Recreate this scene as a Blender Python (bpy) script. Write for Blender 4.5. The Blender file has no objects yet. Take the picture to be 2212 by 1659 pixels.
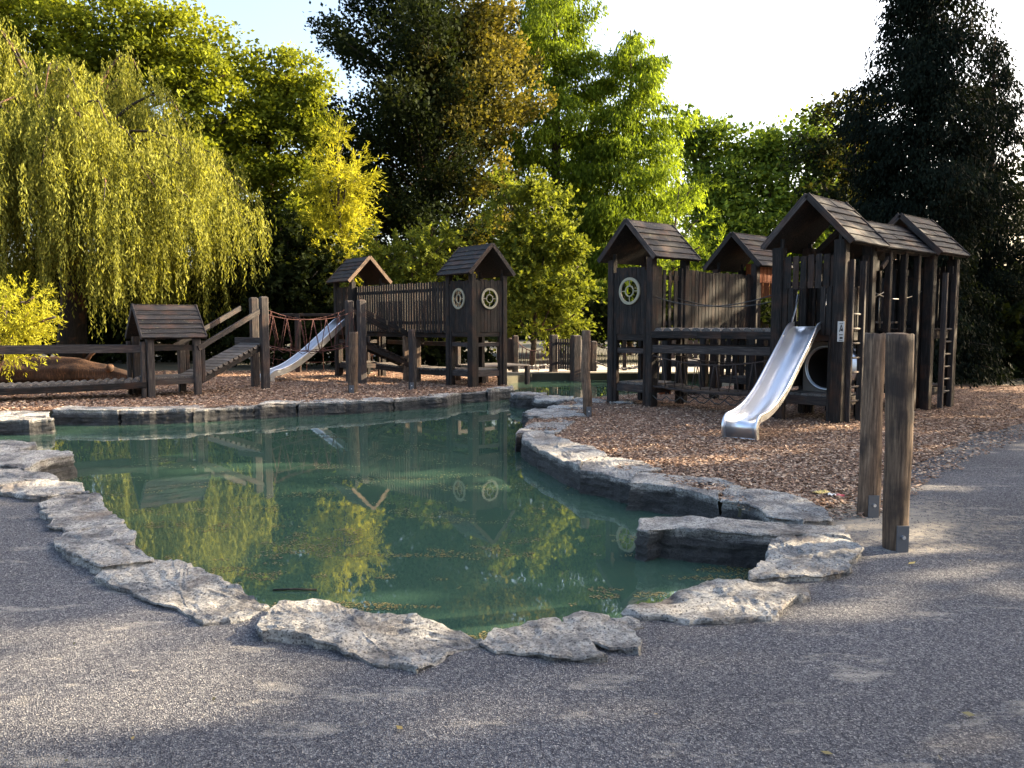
import bpy, math, random
import numpy as np
from mathutils import Vector, Matrix, noise
random.seed(7); rng = np.random.default_rng(7)
S = bpy.context.scene; COL = S.collection
R = math.radians
# ------------------------------------------------------------------ camera, sky, sun
FP, PX, PY, EYE = 1662.0, 1106.0, 829.5, 1.6          # focal length in measuring units, image centre, eye height
PITCH = math.atan((829.5-700)/FP)
cam = bpy.data.objects.new('camera', bpy.data.cameras.new('camera')); COL.objects.link(cam)
cam.location = (0, 0, EYE); cam.rotation_euler = (math.pi/2-PITCH, 0, 0)
cam.data.sensor_width = 36; cam.data.lens = 36*FP/2212; cam.data.clip_end = 2000
S.camera = cam
SUN_AZ, SUN_EL = R(15), R(22)                          # azimuth measured from +X towards +Y
w = bpy.data.worlds.new('World'); S.world = w; w.use_nodes = True
wn = w.node_tree; bg = wn.nodes['Background']; bg.inputs[1].default_value = 0.125
sk = wn.nodes.new('ShaderNodeTexSky'); sk.sky_type = 'NISHITA'; sk.sun_disc = False
sk.sun_elevation = SUN_EL; sk.sun_rotation = math.pi/2-SUN_AZ; sk.dust_density = 6.0; sk.air_density = 1.0
wn.links.new(sk.outputs[0], bg.inputs[0])
sl = bpy.data.lights.new('sun', 'SUN'); sl.energy = 5.0; sl.angle = R(0.5); sl.color = (1.0, 0.82, 0.56)
sun = bpy.data.objects.new('sun', sl); COL.objects.link(sun)
sdir = Vector((math.cos(SUN_AZ)*math.cos(SUN_EL), math.sin(SUN_AZ)*math.cos(SUN_EL), math.sin(SUN_EL)))
sun.rotation_euler = sdir.to_track_quat('Z', 'Y').to_euler(); sun.location = sdir*60
S.view_settings.view_transform = 'Standard'; S.view_settings.look = 'None'
S.view_settings.exposure = 2.35; S.view_settings.gamma = 1
# ------------------------------------------------------------------ measuring helpers: ray through a point of view -> world point
sp, cp = math.sin(PITCH), math.cos(PITCH)
def ray(px, py):
    a, b = (px-PX)/FP, (PY-py)/FP
    return Vector((a, cp+b*sp, -sp+b*cp))
def G(px, py, z=0.0):
    d = ray(px, py); t = (z-EYE)/d.z
    return Vector((d.x*t, d.y*t, z))
def W(px, py, Y):
    d = ray(px, py); t = Y/d.y
    return Vector((d.x*t, Y, EYE+d.z*t))
def rot2(v, a): return Vector((v[0]*math.cos(a)-v[1]*math.sin(a), v[0]*math.sin(a)+v[1]*math.cos(a), v[2] if len(v) > 2 else 0))
def nvec(p):
    return Vector((noise.noise(p+Vector((9.3, 1.7, 4.1))), noise.noise(p+Vector((-3.1, 6.4, 12.9))), noise.noise(p+Vector((5.5, -8.2, 2.6)))))
# ------------------------------------------------------------------ materials
def mat(name):
    m = bpy.data.materials.new(name); m.use_nodes = True
    nt = m.node_tree; b = nt.nodes['Principled BSDF']
    return m, nt, b
def N(nt, t, **k):
    n = nt.nodes.new(t)
    for a, v in k.items():
        if a.startswith('i_'): n.inputs[a[2:].replace('_', ' ')].default_value = v
        else: setattr(n, a, v)
    return n
def ramp(nt, src, stops, interp='LINEAR'):
    r = nt.nodes.new('ShaderNodeValToRGB'); r.color_ramp.interpolation = interp
    e = r.color_ramp.elements
    while len(e) < len(stops): e.new(0.5)
    for i, (p, c) in enumerate(stops):
        e[i].position = p; e[i].color = (c[0], c[1], c[2], 1) if not isinstance(c, (int, float)) else (c, c, c, 1)
    nt.links.new(src, r.inputs[0]); return r.outputs[0]
def mixc(nt, fac, a, b, mode='MIX'):
    m = nt.nodes.new('ShaderNodeMix'); m.data_type = 'RGBA'; m.blend_type = mode
    for s, v in ((0, fac), (6, a), (7, b)):
        if isinstance(v, (int, float)): m.inputs[s].default_value = v
        elif isinstance(v, tuple): m.inputs[s].default_value = (*v[:3], 1)
        else: nt.links.new(v, m.inputs[s])
    return m.outputs[2]
def bump(nt, b, h, strength, dist=0.01):
    n = N(nt, 'ShaderNodeBump'); n.inputs['Strength'].default_value = strength; n.inputs['Distance'].default_value = dist
    nt.links.new(h, n.inputs['Height']); nt.links.new(n.outputs[0], b.inputs['Normal'])
def coords(nt, scale=(1, 1, 1), world=False):
    if world:
        g = N(nt, 'ShaderNodeNewGeometry'); o = g.outputs['Position']
    else:
        g = N(nt, 'ShaderNodeTexCoord'); o = g.outputs['Object']
    mp = N(nt, 'ShaderNodeMapping'); mp.inputs['Scale'].default_value = scale
    nt.links.new(o, mp.inputs[0]); return mp.outputs[0]
def tex(nt, vec, scale, detail=4, rough=0.6, kind='ShaderNodeTexNoise'):
    t = N(nt, kind); nt.links.new(vec, t.inputs['Vector']); t.inputs['Scale'].default_value = scale
    if kind == 'ShaderNodeTexNoise': t.inputs['Detail'].default_value = detail; t.inputs['Roughness'].default_value = rough
    return t
def wood(name, dark, mid, light, rough=0.8, moss=False, tint=(0.30, 0.12, 0.05), tintamt=0.35):
    m, nt, b = mat(name); L = nt.links
    oi = N(nt, 'ShaderNodeObjectInfo'); tc = N(nt, 'ShaderNodeTexCoord')
    cmb = N(nt, 'ShaderNodeCombineXYZ')
    mul = N(nt, 'ShaderNodeMath', operation='MULTIPLY'); mul.inputs[1].default_value = 37.0; L.new(oi.outputs['Random'], mul.inputs[0])
    for i in range(3): L.new(mul.outputs[0], cmb.inputs[i])
    add = N(nt, 'ShaderNodeVectorMath', operation='ADD'); L.new(tc.outputs['Object'], add.inputs[0]); L.new(cmb.outputs[0], add.inputs[1])
    mp = N(nt, 'ShaderNodeMapping'); mp.inputs['Scale'].default_value = (1, 1, 0.06); L.new(add.outputs[0], mp.inputs[0])
    g = tex(nt, mp.outputs[0], 55, 6, 0.7); big = tex(nt, add.outputs[0], 2.3, 4, 0.6)
    c = ramp(nt, g.outputs[0], [(0.30, dark), (0.52, mid), (0.72, light)])
    tone = ramp(nt, oi.outputs['Random'], [(0, 0.62), (1, 1.25)])
    c = mixc(nt, 1.0, c, tone, 'MULTIPLY')
    st = ramp(nt, big.outputs[0], [(0.50, 0.0), (0.68, 1.0)])
    ms = N(nt, 'ShaderNodeMath', operation='MULTIPLY'); L.new(st, ms.inputs[0]); ms.inputs[1].default_value = tintamt
    c = mixc(nt, ms.outputs[0], c, tint)
    if moss:
        mo = tex(nt, add.outputs[0], 9, 5, 0.7)
        mm = ramp(nt, mo.outputs[0], [(0.60, 0.0), (0.70, 0.8)])
        c = mixc(nt, mm, c, (0.13, 0.125, 0.07))
        li = tex(nt, add.outputs[0], 38, 3, 0.6)
        lm = ramp(nt, li.outputs[0], [(0.66, 0.0), (0.72, 0.7)])
        c = mixc(nt, lm, c, (0.30, 0.29, 0.24))
    L.new(c, b.inputs['Base Color']); b.inputs['Roughness'].default_value = rough
    b.inputs['Specular IOR Level'].default_value = 0.3
    bump(nt, b, g.outputs[0], 0.7, 0.006); return m
M = {}
M['wood'] = wood('weathered_wood', (0.0045, 0.004, 0.0036), (0.0145, 0.0115, 0.0103), (0.062, 0.049, 0.042), tintamt=.10)
M['wood_grey'] = wood('grey_wood', (0.012, 0.010, 0.010), (0.040, 0.033, 0.031), (0.115, 0.095, 0.084), tintamt=.12)
M['roof'] = wood('roof_wood', (0.010, 0.009, 0.0095), (0.030, 0.027, 0.027), (0.085, 0.076, 0.072), moss=True, tintamt=0.15)
M['deck'] = wood('deck_wood', (0.04, 0.034, 0.03), (0.12, 0.105, 0.095), (0.26, 0.235, 0.21), tintamt=0.1)
M['log'] = wood('bare_log', (0.022, 0.014, 0.010), (0.125, 0.080, 0.052), (0.27, 0.185, 0.12), tint=(0.020, 0.015, 0.014), tintamt=0.85)
M['red_wood'] = wood('red_wood', (0.14, 0.035, 0.012), (0.30, 0.085, 0.03), (0.42, 0.16, 0.06), tintamt=0.1)
M['old_log'] = wood('old_trunk', (0.010, 0.006, 0.004), (0.070, 0.034, 0.017), (0.22, 0.115, 0.055), tint=(0.012, 0.007, 0.005), tintamt=0.9)
M['bark'] = wood('bark', (0.010, 0.009, 0.008), (0.035, 0.028, 0.022), (0.08, 0.065, 0.05))
def simple(name, col, rough=0.6, metal=0.0):
    m, nt, b = mat(name); b.inputs['Base Color'].default_value = (*col, 1); b.inputs['Roughness'].default_value = rough
    b.inputs['Metallic'].default_value = metal; return m, nt, b
M['rope'] = simple('red_rope', (0.075, 0.026, 0.020), 0.9)[0]
M['dark_rope'] = simple('dark_rope', (0.05, 0.035, 0.03), 0.9)[0]
M['chain'] = simple('chain_steel', (0.35, 0.33, 0.30), 0.45, 0.9)[0]
M['black_chain'] = simple('dark_chain', (0.07, 0.065, 0.06), 0.5, 0.6)[0]
def steel():
    m, nt, b = simple('stainless_steel', (0.72, 0.74, 0.78), 0.3, 1.0)
    v = coords(nt, (1, 1, 1)); t = tex(nt, coords(nt, (90, 1, 1)), 3, 4, .6); t2 = tex(nt, v, 5, 4, .6)
    nt.links.new(ramp(nt, t2.outputs[0], [(0.3, 0.28), (0.7, 0.44)]), b.inputs['Roughness'])
    bump(nt, b, t.outputs[0], 0.08, 0.002); return m
M['steel'] = steel()
M['bracket'] = simple('galvanised_bracket', (0.13, 0.135, 0.15), 0.5, 0.7)[0]
M['ring'] = simple('pale_ring_paint', (0.30, 0.27, 0.19), 0.6)[0]
M['plate'] = simple('grey_panel', (0.22, 0.19, 0.17), 0.6)[0]
M['white'] = simple('sign_white', (0.50, 0.50, 0.48), 0.5)[0]
M['black'] = simple('sign_black', (0.02, 0.02, 0.02), 0.5)[0]
M['tunnel_shade'] = simple('painted_tunnel_shade', (0.02, 0.015, 0.012), 0.9)[0]
M['wrap_y'] = simple('yellow_wrapper', (0.60, 0.42, 0.10), 0.35)[0]
M['wrap_w'] = simple('white_wrapper', (0.75, 0.70, 0.65), 0.3)[0]
M['wrap_r'] = simple('red_wrapper', (0.45, 0.03, 0.04), 0.35)[0]
def leafmat(name, a, b_, trans=0.45, sun_gold=None, rough=0.8):
    m, nt, b = mat(name); L = nt.links
    at = N(nt, 'ShaderNodeAttribute', attribute_name='tone')
    c = mixc(nt, at.outputs['Fac'], a, b_)
    if sun_gold:
        at2 = N(nt, 'ShaderNodeAttribute', attribute_name='sun_gold'); c = mixc(nt, at2.outputs['Fac'], c, sun_gold)
    b.inputs['Roughness'].default_value = rough; b.inputs['Specular IOR Level'].default_value = 0.05
    L.new(c, b.inputs['Base Color'])
    tr = N(nt, 'ShaderNodeBsdfTranslucent'); c2 = mixc(nt, 1.0, c, (1.25, 1.2, 0.5), 'MULTIPLY'); L.new(c2, tr.inputs[0])
    ms = N(nt, 'ShaderNodeMixShader'); ms.inputs[0].default_value = trans
    L.new(b.outputs[0], ms.inputs[1]); L.new(tr.outputs[0], ms.inputs[2]); L.new(ms.outputs[0], nt.nodes['Material Output'].inputs[0])
    return m
M['willow'] = leafmat('willow_leaves', (0.020, 0.032, 0.008), (0.36, 0.36, 0.075), .45)
M['plane'] = leafmat('plane_leaves', (0.035, 0.054, 0.010), (0.28, 0.31, 0.032), .45)
M['darkleaf'] = leafmat('dark_leaves', (0.007, 0.012, 0.006), (0.026, 0.036, 0.013), .3, sun_gold=(0.30, 0.25, 0.05))
M['cypress'] = leafmat('cypress_leaves', (0.026, 0.050, 0.010), (0.25, 0.33, 0.034), .45)
M['yellow'] = leafmat('yellow_leaves', (0.15, 0.16, 0.018), (0.46, 0.44, 0.05), .45)
M['shrub'] = leafmat('shrub_leaves', (0.022, 0.038, 0.008), (0.24, 0.27, 0.045), .4)
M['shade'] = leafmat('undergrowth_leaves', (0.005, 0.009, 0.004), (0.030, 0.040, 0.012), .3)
M['spruce'] = leafmat('spruce_needles', (0.004, 0.007, 0.005), (0.016, 0.022, 0.014), .15)
M['farleaf'] = leafmat('far_leaves', (0.025, 0.055, 0.016), (0.26, 0.34, 0.05), .4)
def ground_mats():
    # gravel path
    m, nt, b = mat('gravel'); L = nt.links; v = coords(nt, world=True)
    vo = tex(nt, v, 160, kind='ShaderNodeTexVoronoi'); vo2 = tex(nt, v, 75, kind='ShaderNodeTexVoronoi')
    c = ramp(nt, vo.outputs['Color'], [(0.0, (0.018, 0.018, 0.024)), (0.45, (0.070, 0.070, 0.082)), (0.75, (0.19, 0.186, 0.19)), (1.0, (0.50, 0.485, 0.46))])
    c2 = ramp(nt, vo2.outputs['Color'], [(0.0, (0.025, 0.025, 0.034)), (0.6, (0.10, 0.10, 0.115)), (1.0, (0.40, 0.39, 0.365))])
    c = mixc(nt, 0.35, c, c2)
    nz = tex(nt, coords(nt, (0.8, 2.2, 1), world=True), 1.9, 7, 0.68)
    n3 = tex(nt, coords(nt, (2.2, 5.5, 1), world=True), 2.2, 7, 0.75)
    dm = N(nt, 'ShaderNodeMath', operation='MAXIMUM'); L.new(ramp(nt, nz.outputs[0], [(0.57, 0.0), (0.70, 0.8)]), dm.inputs[0]); L.new(ramp(nt, n3.outputs[0], [(0.635, 0.0), (0.70, 0.8)]), dm.inputs[1])
    d = dm.outputs[0]
    geo = N(nt, 'ShaderNodeNewGeometry'); vd = N(nt, 'ShaderNodeVectorMath', operation='DISTANCE'); L.new(geo.outputs['Position'], vd.inputs[0]); q = G(1850, 1110); vd.inputs[1].default_value = (q.x, q.y, 0)
    mr = N(nt, 'ShaderNodeMapRange'); L.new(vd.outputs['Value'], mr.inputs[0]); mr.inputs[1].default_value = 0.2; mr.inputs[2].default_value = 1.5; mr.inputs[3].default_value = .42; mr.inputs[4].default_value = 0
    fn = tex(nt, v, 14, 6, .7); ad = N(nt, 'ShaderNodeMath', operation='ADD'); L.new(mr.outputs[0], ad.inputs[0]); L.new(fn.outputs[0], ad.inputs[1])
    d2 = ramp(nt, ad.outputs[0], [(0.62, 0.0), (0.86, 0.8)])
    c = mixc(nt, d, c, (0.44, 0.40, 0.34)); c = mixc(nt, d2, c, (0.36, 0.32, 0.26))
    nb = tex(nt, v, 0.6, 3, 0.5); c = mixc(nt, 1.0, c, ramp(nt, nb.outputs[0], [(0.3, 0.80), (0.7, 1.12)]), 'MULTIPLY')
    L.new(c, b.inputs['Base Color']); b.inputs['Roughness'].default_value = 0.9; b.inputs['Specular IOR Level'].default_value = 0.2
    bump(nt, b, vo.outputs['Distance'], 1.0, 0.008); M['gravel'] = m
    # bare dust
    m, nt, b = mat('dust'); v = coords(nt, world=True); t = tex(nt, v, 30, 6, .7)
    nt.links.new(ramp(nt, t.outputs[0], [(0.3, (0.22, 0.19, 0.16)), (0.7, (0.50, 0.44, 0.36))]), b.inputs['Base Color']); b.inputs['Roughness'].default_value = .95
    bump(nt, b, t.outputs[0], .6, .01); M['dust'] = m
    # wood chip bed
    m, nt, b = mat('woodchip'); v = coords(nt, world=True)
    vo = tex(nt, v, 38, kind='ShaderNodeTexVoronoi'); nz = tex(nt, v, 1.1, 4, .6)
    c = ramp(nt, vo.outputs['Color'], [(0.0, (0.045, 0.022, 0.014)), (0.5, (0.17, 0.085, 0.05)), (1.0, (0.36, 0.22, 0.14))])
    c = mixc(nt, 1.0, c, ramp(nt, nz.outputs[0], [(0.3, .75), (0.7, 1.2)]), 'MULTIPLY')
    nt.links.new(c, b.inputs['Base Color']); b.inputs['Roughness'].default_value = .95
    bump(nt, b, vo.outputs['Distance'], 1.0, .02); M['chipbed'] = m
    # chips
    m, nt, b = mat('chip'); at = N(nt, 'ShaderNodeAttribute', attribute_name='tone')
    c = ramp(nt, at.outputs['Fac'], [(0.0, (0.050, 0.026, 0.017)), (0.3, (0.17, 0.095, 0.060)), (0.65, (0.34, 0.210, 0.135)), (1.0, (0.58, 0.43, 0.30))])
    nt.links.new(c, b.inputs['Base Color']); b.inputs['Roughness'].default_value = .85; M['chip'] = m
    m, nt, b = mat('pebble'); at = N(nt, 'ShaderNodeAttribute', attribute_name='tone')
    c = ramp(nt, at.outputs['Fac'], [(0.0, (0.014, 0.014, 0.021)), (0.6, (0.055, 0.055, 0.07)), (0.88, (0.15, 0.148, 0.155)), (1.0, (0.34, 0.33, 0.315))])
    nt.links.new(c, b.inputs['Base Color']); b.inputs['Roughness'].default_value = .8; M['pebble'] = m
    # forest floor
    m, nt, b = mat('forest_floor'); v = coords(nt, world=True); t = tex(nt, v, 1.2, 8, .7)
    nt.links.new(ramp(nt, t.outputs[0], [(0.3, (0.025, 0.022, 0.014)), (0.6, (0.06, 0.055, 0.03)), (0.8, (0.11, 0.10, 0.05))]), b.inputs['Base Color']); b.inputs['Roughness'].default_value = .95
    M['floor'] = m
    # limestone
    m, nt, b = mat('limestone'); v = coords(nt, world=True); L = nt.links
    a = tex(nt, v, 3.0, 8, .7); f = tex(nt, v, 42, 7, .75); pit = tex(nt, v, 48, kind='ShaderNodeTexVoronoi')
    lay = tex(nt, coords(nt, (1, 1, 9), world=True), 5, 6, .65)
    c = ramp(nt, a.outputs[0], [(0.30, (0.06, 0.055, 0.057)), (0.43, (0.24, 0.228, 0.22)), (0.57, (0.54, 0.515, 0.475))])
    c = mixc(nt, 1.0, c, ramp(nt, f.outputs[0], [(0.36, .38), (0.58, 1.15)]), 'MULTIPLY')
    c = mixc(nt, ramp(nt, pit.outputs['Distance'], [(0.18, .92), (0.34, 0.0)]), c, (0.07, 0.065, 0.07))
    tan = tex(nt, v, 1.3, 3, .5); c = mixc(nt, ramp(nt, tan.outputs[0], [(0.55, 0.0), (0.7, .35)]), c, (0.36, 0.25, 0.15))
    geo = N(nt, 'ShaderNodeNewGeometry'); sx = N(nt, 'ShaderNodeSeparateXYZ'); L.new(geo.outputs['Position'], sx.inputs[0])
    ad = N(nt, 'ShaderNodeMath', operation='MULTIPLY_ADD'); L.new(lay.outputs[0], ad.inputs[0]); ad.inputs[1].default_value = 0.14; L.new(sx.outputs[2], ad.inputs[2])
    wet_shade = N(nt, 'ShaderNodeMapRange'); L.new(ad.outputs[0], wet_shade.inputs[0]); wet_shade.inputs[1].default_value = 0.035; wet_shade.inputs[2].default_value = 0.092; wet_shade.inputs[3].default_value = 0.92; wet_shade.inputs[4].default_value = 0.0
    alg_shade = ramp(nt, lay.outputs[0], [(0.40, (0.008, 0.008, 0.009)), (0.58, (0.030, 0.029, 0.029)), (0.75, (0.12, 0.115, 0.11))])
    c = mixc(nt, wet_shade.outputs[0], c, alg_shade)      # algae and wet stain plus painted side-face shade, set by height
    L.new(c, b.inputs['Base Color']); b.inputs['Roughness'].default_value = .85
    hh = N(nt, 'ShaderNodeMath', operation='ADD'); L.new(f.outputs[0], hh.inputs[0]); L.new(a.outputs[0], hh.inputs[1])
    bump(nt, b, hh.outputs[0], 1.0, .045); M['stone'] = m
    # water
    m, nt, b = mat('pond_water'); v = coords(nt, (1, 0.45, 1), world=True)
    b.inputs['Base Color'].default_value = (0.038, 0.078, 0.056, 1); b.inputs['Roughness'].default_value = 0.02; b.inputs['IOR'].default_value = 2.3
    t = tex(nt, v, 5.5, 3, .5); t2 = tex(nt, v, 1.6, 2, .5)
    hh = N(nt, 'ShaderNodeMath', operation='ADD'); nt.links.new(t.outputs[0], hh.inputs[0]); nt.links.new(t2.outputs[0], hh.inputs[1])
    bump(nt, b, hh.outputs[0], .012, .05); M['water'] = m
    m, nt, b = mat('pond_leaf'); at = N(nt, 'ShaderNodeAttribute', attribute_name='tone')
    c = ramp(nt, at.outputs['Fac'], [(0.0, (0.06, 0.045, 0.012)), (0.5, (0.12, 0.10, 0.025)), (1.0, (0.24, 0.17, 0.05))])
    nt.links.new(c, b.inputs['Base Color']); b.inputs['Roughness'].default_value = .6; M['pondleaf'] = m
ground_mats()
# ------------------------------------------------------------------ object helpers
def tag(o, label=None, cat=None, group=None, kind=None):
    if label: o['label'] = label
    if cat: o['category'] = cat
    if group: o['group'] = group
    if kind: o['kind'] = kind
    return o
def thing(name, label, cat, loc=(0, 0, 0), rz=0.0, group=None):
    o = bpy.data.objects.new(name, None); COL.objects.link(o); o.empty_display_size = .2
    o.location = loc; o.rotation_euler = (0, 0, rz); return tag(o, label, cat, group)
def link(name, me, m, parent=None, loc=None, mtx=None):
    o = bpy.data.objects.new(name, me); COL.objects.link(o)
    if m is not None and not me.materials: me.materials.append(m)
    if parent: o.parent = parent
    if mtx is not None: o.matrix_local = mtx
    elif loc is not None: o.location = loc
    return o
def pymesh(name, vs, fs, smooth=False):
    me = bpy.data.meshes.new(name); me.from_pydata([tuple(v) for v in vs], [], fs); me.update()
    if smooth:
        for p in me.polygons: p.use_smooth = True
    return me
cache = {}
def beam_mesh(w_, t_, L, prof, m):
    key = (round(w_, 3), round(t_, 3), round(L, 2), prof, m.name)
    if key in cache: return cache[key]
    c = min(w_, t_)*0.12
    if prof == 'log':                                    # half-round top
        pts = [(-w_/2, -t_/2), (w_/2, -t_/2)] + [(w_/2*math.cos(a), -t_/2+t_*math.sin(a)) for a in [R(x) for x in (12, 45, 75, 105, 135, 168)]]
    elif prof == 'round':
        pts = [(w_/2*math.cos(a), t_/2*math.sin(a)) for a in [k*math.pi/4 for k in range(8)]]
    else:
        pts = [(-w_/2+c, -t_/2), (w_/2-c, -t_/2), (w_/2, -t_/2+c), (w_/2, t_/2-c), (w_/2-c, t_/2), (-w_/2+c, t_/2), (-w_/2, t_/2-c), (-w_/2, -t_/2+c)]
    n = len(pts); vs = [(x, y, 0) for x, y in pts] + [(x, y, L) for x, y in pts]
    fs = [(i, (i+1) % n, n+(i+1) % n, n+i) for i in range(n)] + [tuple(range(n-1, -1, -1)), tuple(range(n, 2*n))]
    me = pymesh('piece', vs, fs, prof == 'round'); me.materials.append(m); cache[key] = me; return me
def piece(parent, name, p0, p1, w_, t_, m, side=None, prof='box', top=False, label=None):
    """beam from p0 to p1; w_ along `side` direction, t_ across"""
    p0, p1 = Vector(p0), Vector(p1); z = (p1-p0); L = z.length; z.normalize()
    if side is None: side = Vector((0, 0, 1)).cross(z) if abs(z.z) < .95 else Vector((1, 0, 0))
    x = Vector(side); x = (x-z*x.dot(z)).normalized(); y = z.cross(x)
    mt = Matrix((x, y, z)).transposed().to_4x4(); mt.translation = p0
    o = link(name, beam_mesh(w_, t_, round(L, 2), prof, m), m, parent, mtx=mt)
    if label: o['label'] = label
    return o
def tube(pts, r, n=6, r1=None, cap=True):
    pts = [Vector(p) for p in pts]; vs = []; fs = []; k = len(pts)
    x = None
    for i, p in enumerate(pts):
        t = (pts[min(i+1, k-1)]-pts[max(i-1, 0)]).normalized()
        if x is None: x = t.orthogonal().normalized()
        x = (x-t*x.dot(t)).normalized(); y = t.cross(x)
        rr = r if r1 is None else (r+(r1-r)*i/(k-1))
        if callable(r): rr = r(i/(k-1))
        for j in range(n):
            a = 2*math.pi*j/n; vs.append(p+x*rr*math.cos(a)+y*rr*math.sin(a))
    for i in range(k-1):
        for j in range(n): fs.append((i*n+j, i*n+(j+1) % n, (i+1)*n+(j+1) % n, (i+1)*n+j))
    if cap: fs.append(tuple(range(n-1, -1, -1))); fs.append(tuple(range((k-1)*n, k*n)))
    return vs, fs
def rope(parent, name, pts, r, m, n=5):
    vs, fs = tube(pts, r, n); return link(name, pymesh(name, vs, fs, True), m, parent)
def merge(parts):
    V, F = [], []
    for vs, fs in parts:
        o = len(V); V += list(vs); F += [tuple(i+o for i in f) for f in fs]
    return V, F
def sag(a, b, s, n=12):
    a, b = Vector(a), Vector(b)
    return [a.lerp(b, i/n)-Vector((0, 0, s*4*(i/n)*(1-i/n))) for i in range(n+1)]
def np_mesh(name, V, F4, tone=None, sun_gold=None):
    me = bpy.data.meshes.new(name); nv = len(V); nf = len(F4); k = F4.shape[1]
    me.vertices.add(nv); me.vertices.foreach_set('co', V.astype(np.float32).ravel())
    me.loops.add(nf*k); me.loops.foreach_set('vertex_index', F4.astype(np.int32).ravel())
    me.polygons.add(nf); me.polygons.foreach_set('loop_start', np.arange(0, nf*k, k, dtype=np.int32))
    me.update(calc_edges=True)
    for nm, arr in (('tone', tone), ('sun_gold', sun_gold)):
        if arr is not None:
            a = me.attributes.new(nm, 'FLOAT', 'FACE'); a.data.foreach_set('value', arr.astype(np.float32))
    return me
def unit(a): return a/np.maximum(np.linalg.norm(a, axis=1, keepdims=True), 1e-6)
def leaf_mesh(name, C, D, Nn, L, Wd, tone, sun_gold=None):
    n = len(C); D = unit(D); Sv = unit(np.cross(D, Nn)); L = np.broadcast_to(L, n)[:, None]; Wd = np.broadcast_to(Wd, n)[:, None]
    V = np.stack([C, C+D*L*.45+Sv*Wd*.5, C+D*L, C+D*L*.45-Sv*Wd*.5], 1).reshape(-1, 3)
    F = np.arange(n*4).reshape(n, 4)
    return np_mesh(name, V, F, tone, sun_gold)
def inpoly(P, poly):
    x, y = P[:, 0], P[:, 1]; ins = np.zeros(len(P), bool); n = len(poly)
    for i in range(n):
        x1, y1 = poly[i][0], poly[i][1]; x2, y2 = poly[(i+1) % n][0], poly[(i+1) % n][1]
        c = ((y1 > y) != (y2 > y)) & (x < (x2-x1)*(y-y1)/((y2-y1) or 1e-9)+x1); ins ^= c
    return ins
# ------------------------------------------------------------------ ground with the pond cut out
WZ = -0.22
hole_px = [(-500, 906), (0, 904), (112, 899), (262, 898), (430, 891), (640, 881), (800, 872), (940, 861), (1000, 853), (1075, 847),
    (1098, 838), (1090, 815), (1150, 807), (1400, 806), (1560, 808), (1560, 838), (1420, 846), (1330, 852), (1262, 862), (1215, 872), (1172, 893), (1138, 914), (1135, 934), (1180, 958), (1260, 990),
    (1340, 1020), (1420, 1043), (1500, 1062), (1600, 1098), (1700, 1130), (1790, 1150), (1745, 1195), (1700, 1235), (1645, 1262), (1500, 1305), (1400, 1335),
    (1300, 1362), (1180, 1376), (1050, 1395), (960, 1385), (800, 1345), (650, 1325), (560, 1322), (450, 1290), (370, 1245), (290, 1212), (240, 1160), (190, 1110), (150, 1068), (90, 1040), (0, 1016), (-300, 1005), (-900, 1000)]
def farline(x):
    pts = [(-500, 925), (0, 920), (112, 917), (250, 919), (415, 914), (550, 905), (640, 900), (800, 892), (880, 886), (966, 880), (975, 873), (1060, 867), (1110, 862)]
    for (a, b), (c_, d) in zip(pts, pts[1:]):
        if a <= x <= c_: return b+(d-b)*(x-a)/(c_-a)
    return pts[-1][1]
hole = []
for i, p in enumerate(hole_px):
    if i < 10:
        v = G(p[0], farline(p[0]), WZ); v = Vector((v.x, v.y+.3, 0))
    else: v = G(*p)
    hole.append(v)
def holed_ground():
    import bmesh
    bm = bmesh.new(); out = [bm.verts.new(v) for v in [(-400, -60, 0), (400, -60, 0), (400, 500, 0), (-400, 500, 0)]]
    inn = [bm.verts.new(v) for v in hole]
    es = []
    for lp in (out, inn):
        for i in range(len(lp)): es.append(bm.edges.new((lp[i], lp[(i+1) % len(lp)])))
    bmesh.ops.triangle_fill(bm, use_beauty=True, use_dissolve=False, edges=es)
    bot = [bm.verts.new((v.x, v.y, -0.9)) for v in hole]
    for i in range(len(inn)):
        j = (i+1) % len(inn); bm.faces.new((inn[i], inn[j], bot[j], bot[i]))
    bmesh.ops.recalc_face_normals(bm, faces=bm.faces)
    me = bpy.data.meshes.new('ground'); bm.to_mesh(me); bm.free(); return me
tag(link('ground', holed_ground(), M['floor']), kind='structure')
wm = pymesh('water', [(-60, 1, WZ), (40, 1, WZ), (40, 60, WZ), (-60, 60, WZ)], [(0, 1, 2, 3)])
tag(link('pond_water', wm, M['water']), kind='structure')
def jag(poly, step=0.35, amp=0.07):
    out = []
    for i in range(len(poly)):
        a, b = Vector(poly[i]), Vector(poly[(i+1) % len(poly)]); L = (b-a).length; n = max(1, min(60, int(L/step)))
        for k in range(n):
            p = a.lerp(b, k/n); q = nvec(p*2.1); out.append(Vector((p.x+q.x*amp, p.y+q.y*amp, p.z)))
    return out
def sheet(name, poly, z, m, holes=False):
    import bmesh
    bm = bmesh.new(); vs = [bm.verts.new((p[0], p[1], z)) for p in poly]
    es = [bm.edges.new((vs[i], vs[(i+1) % len(vs)])) for i in range(len(vs))]
    bmesh.ops.triangle_fill(bm, use_beauty=True, use_dissolve=False, edges=es)
    for f in bm.faces:
        if f.normal.z < 0: f.normal_flip()
    me = bpy.data.meshes.new(name); bm.to_mesh(me); bm.free()
    return tag(link(name, me, m), kind='structure')
nh = len(hole_px)
iR = hole_px.index((1700, 1130)); iL = nh-1
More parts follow.
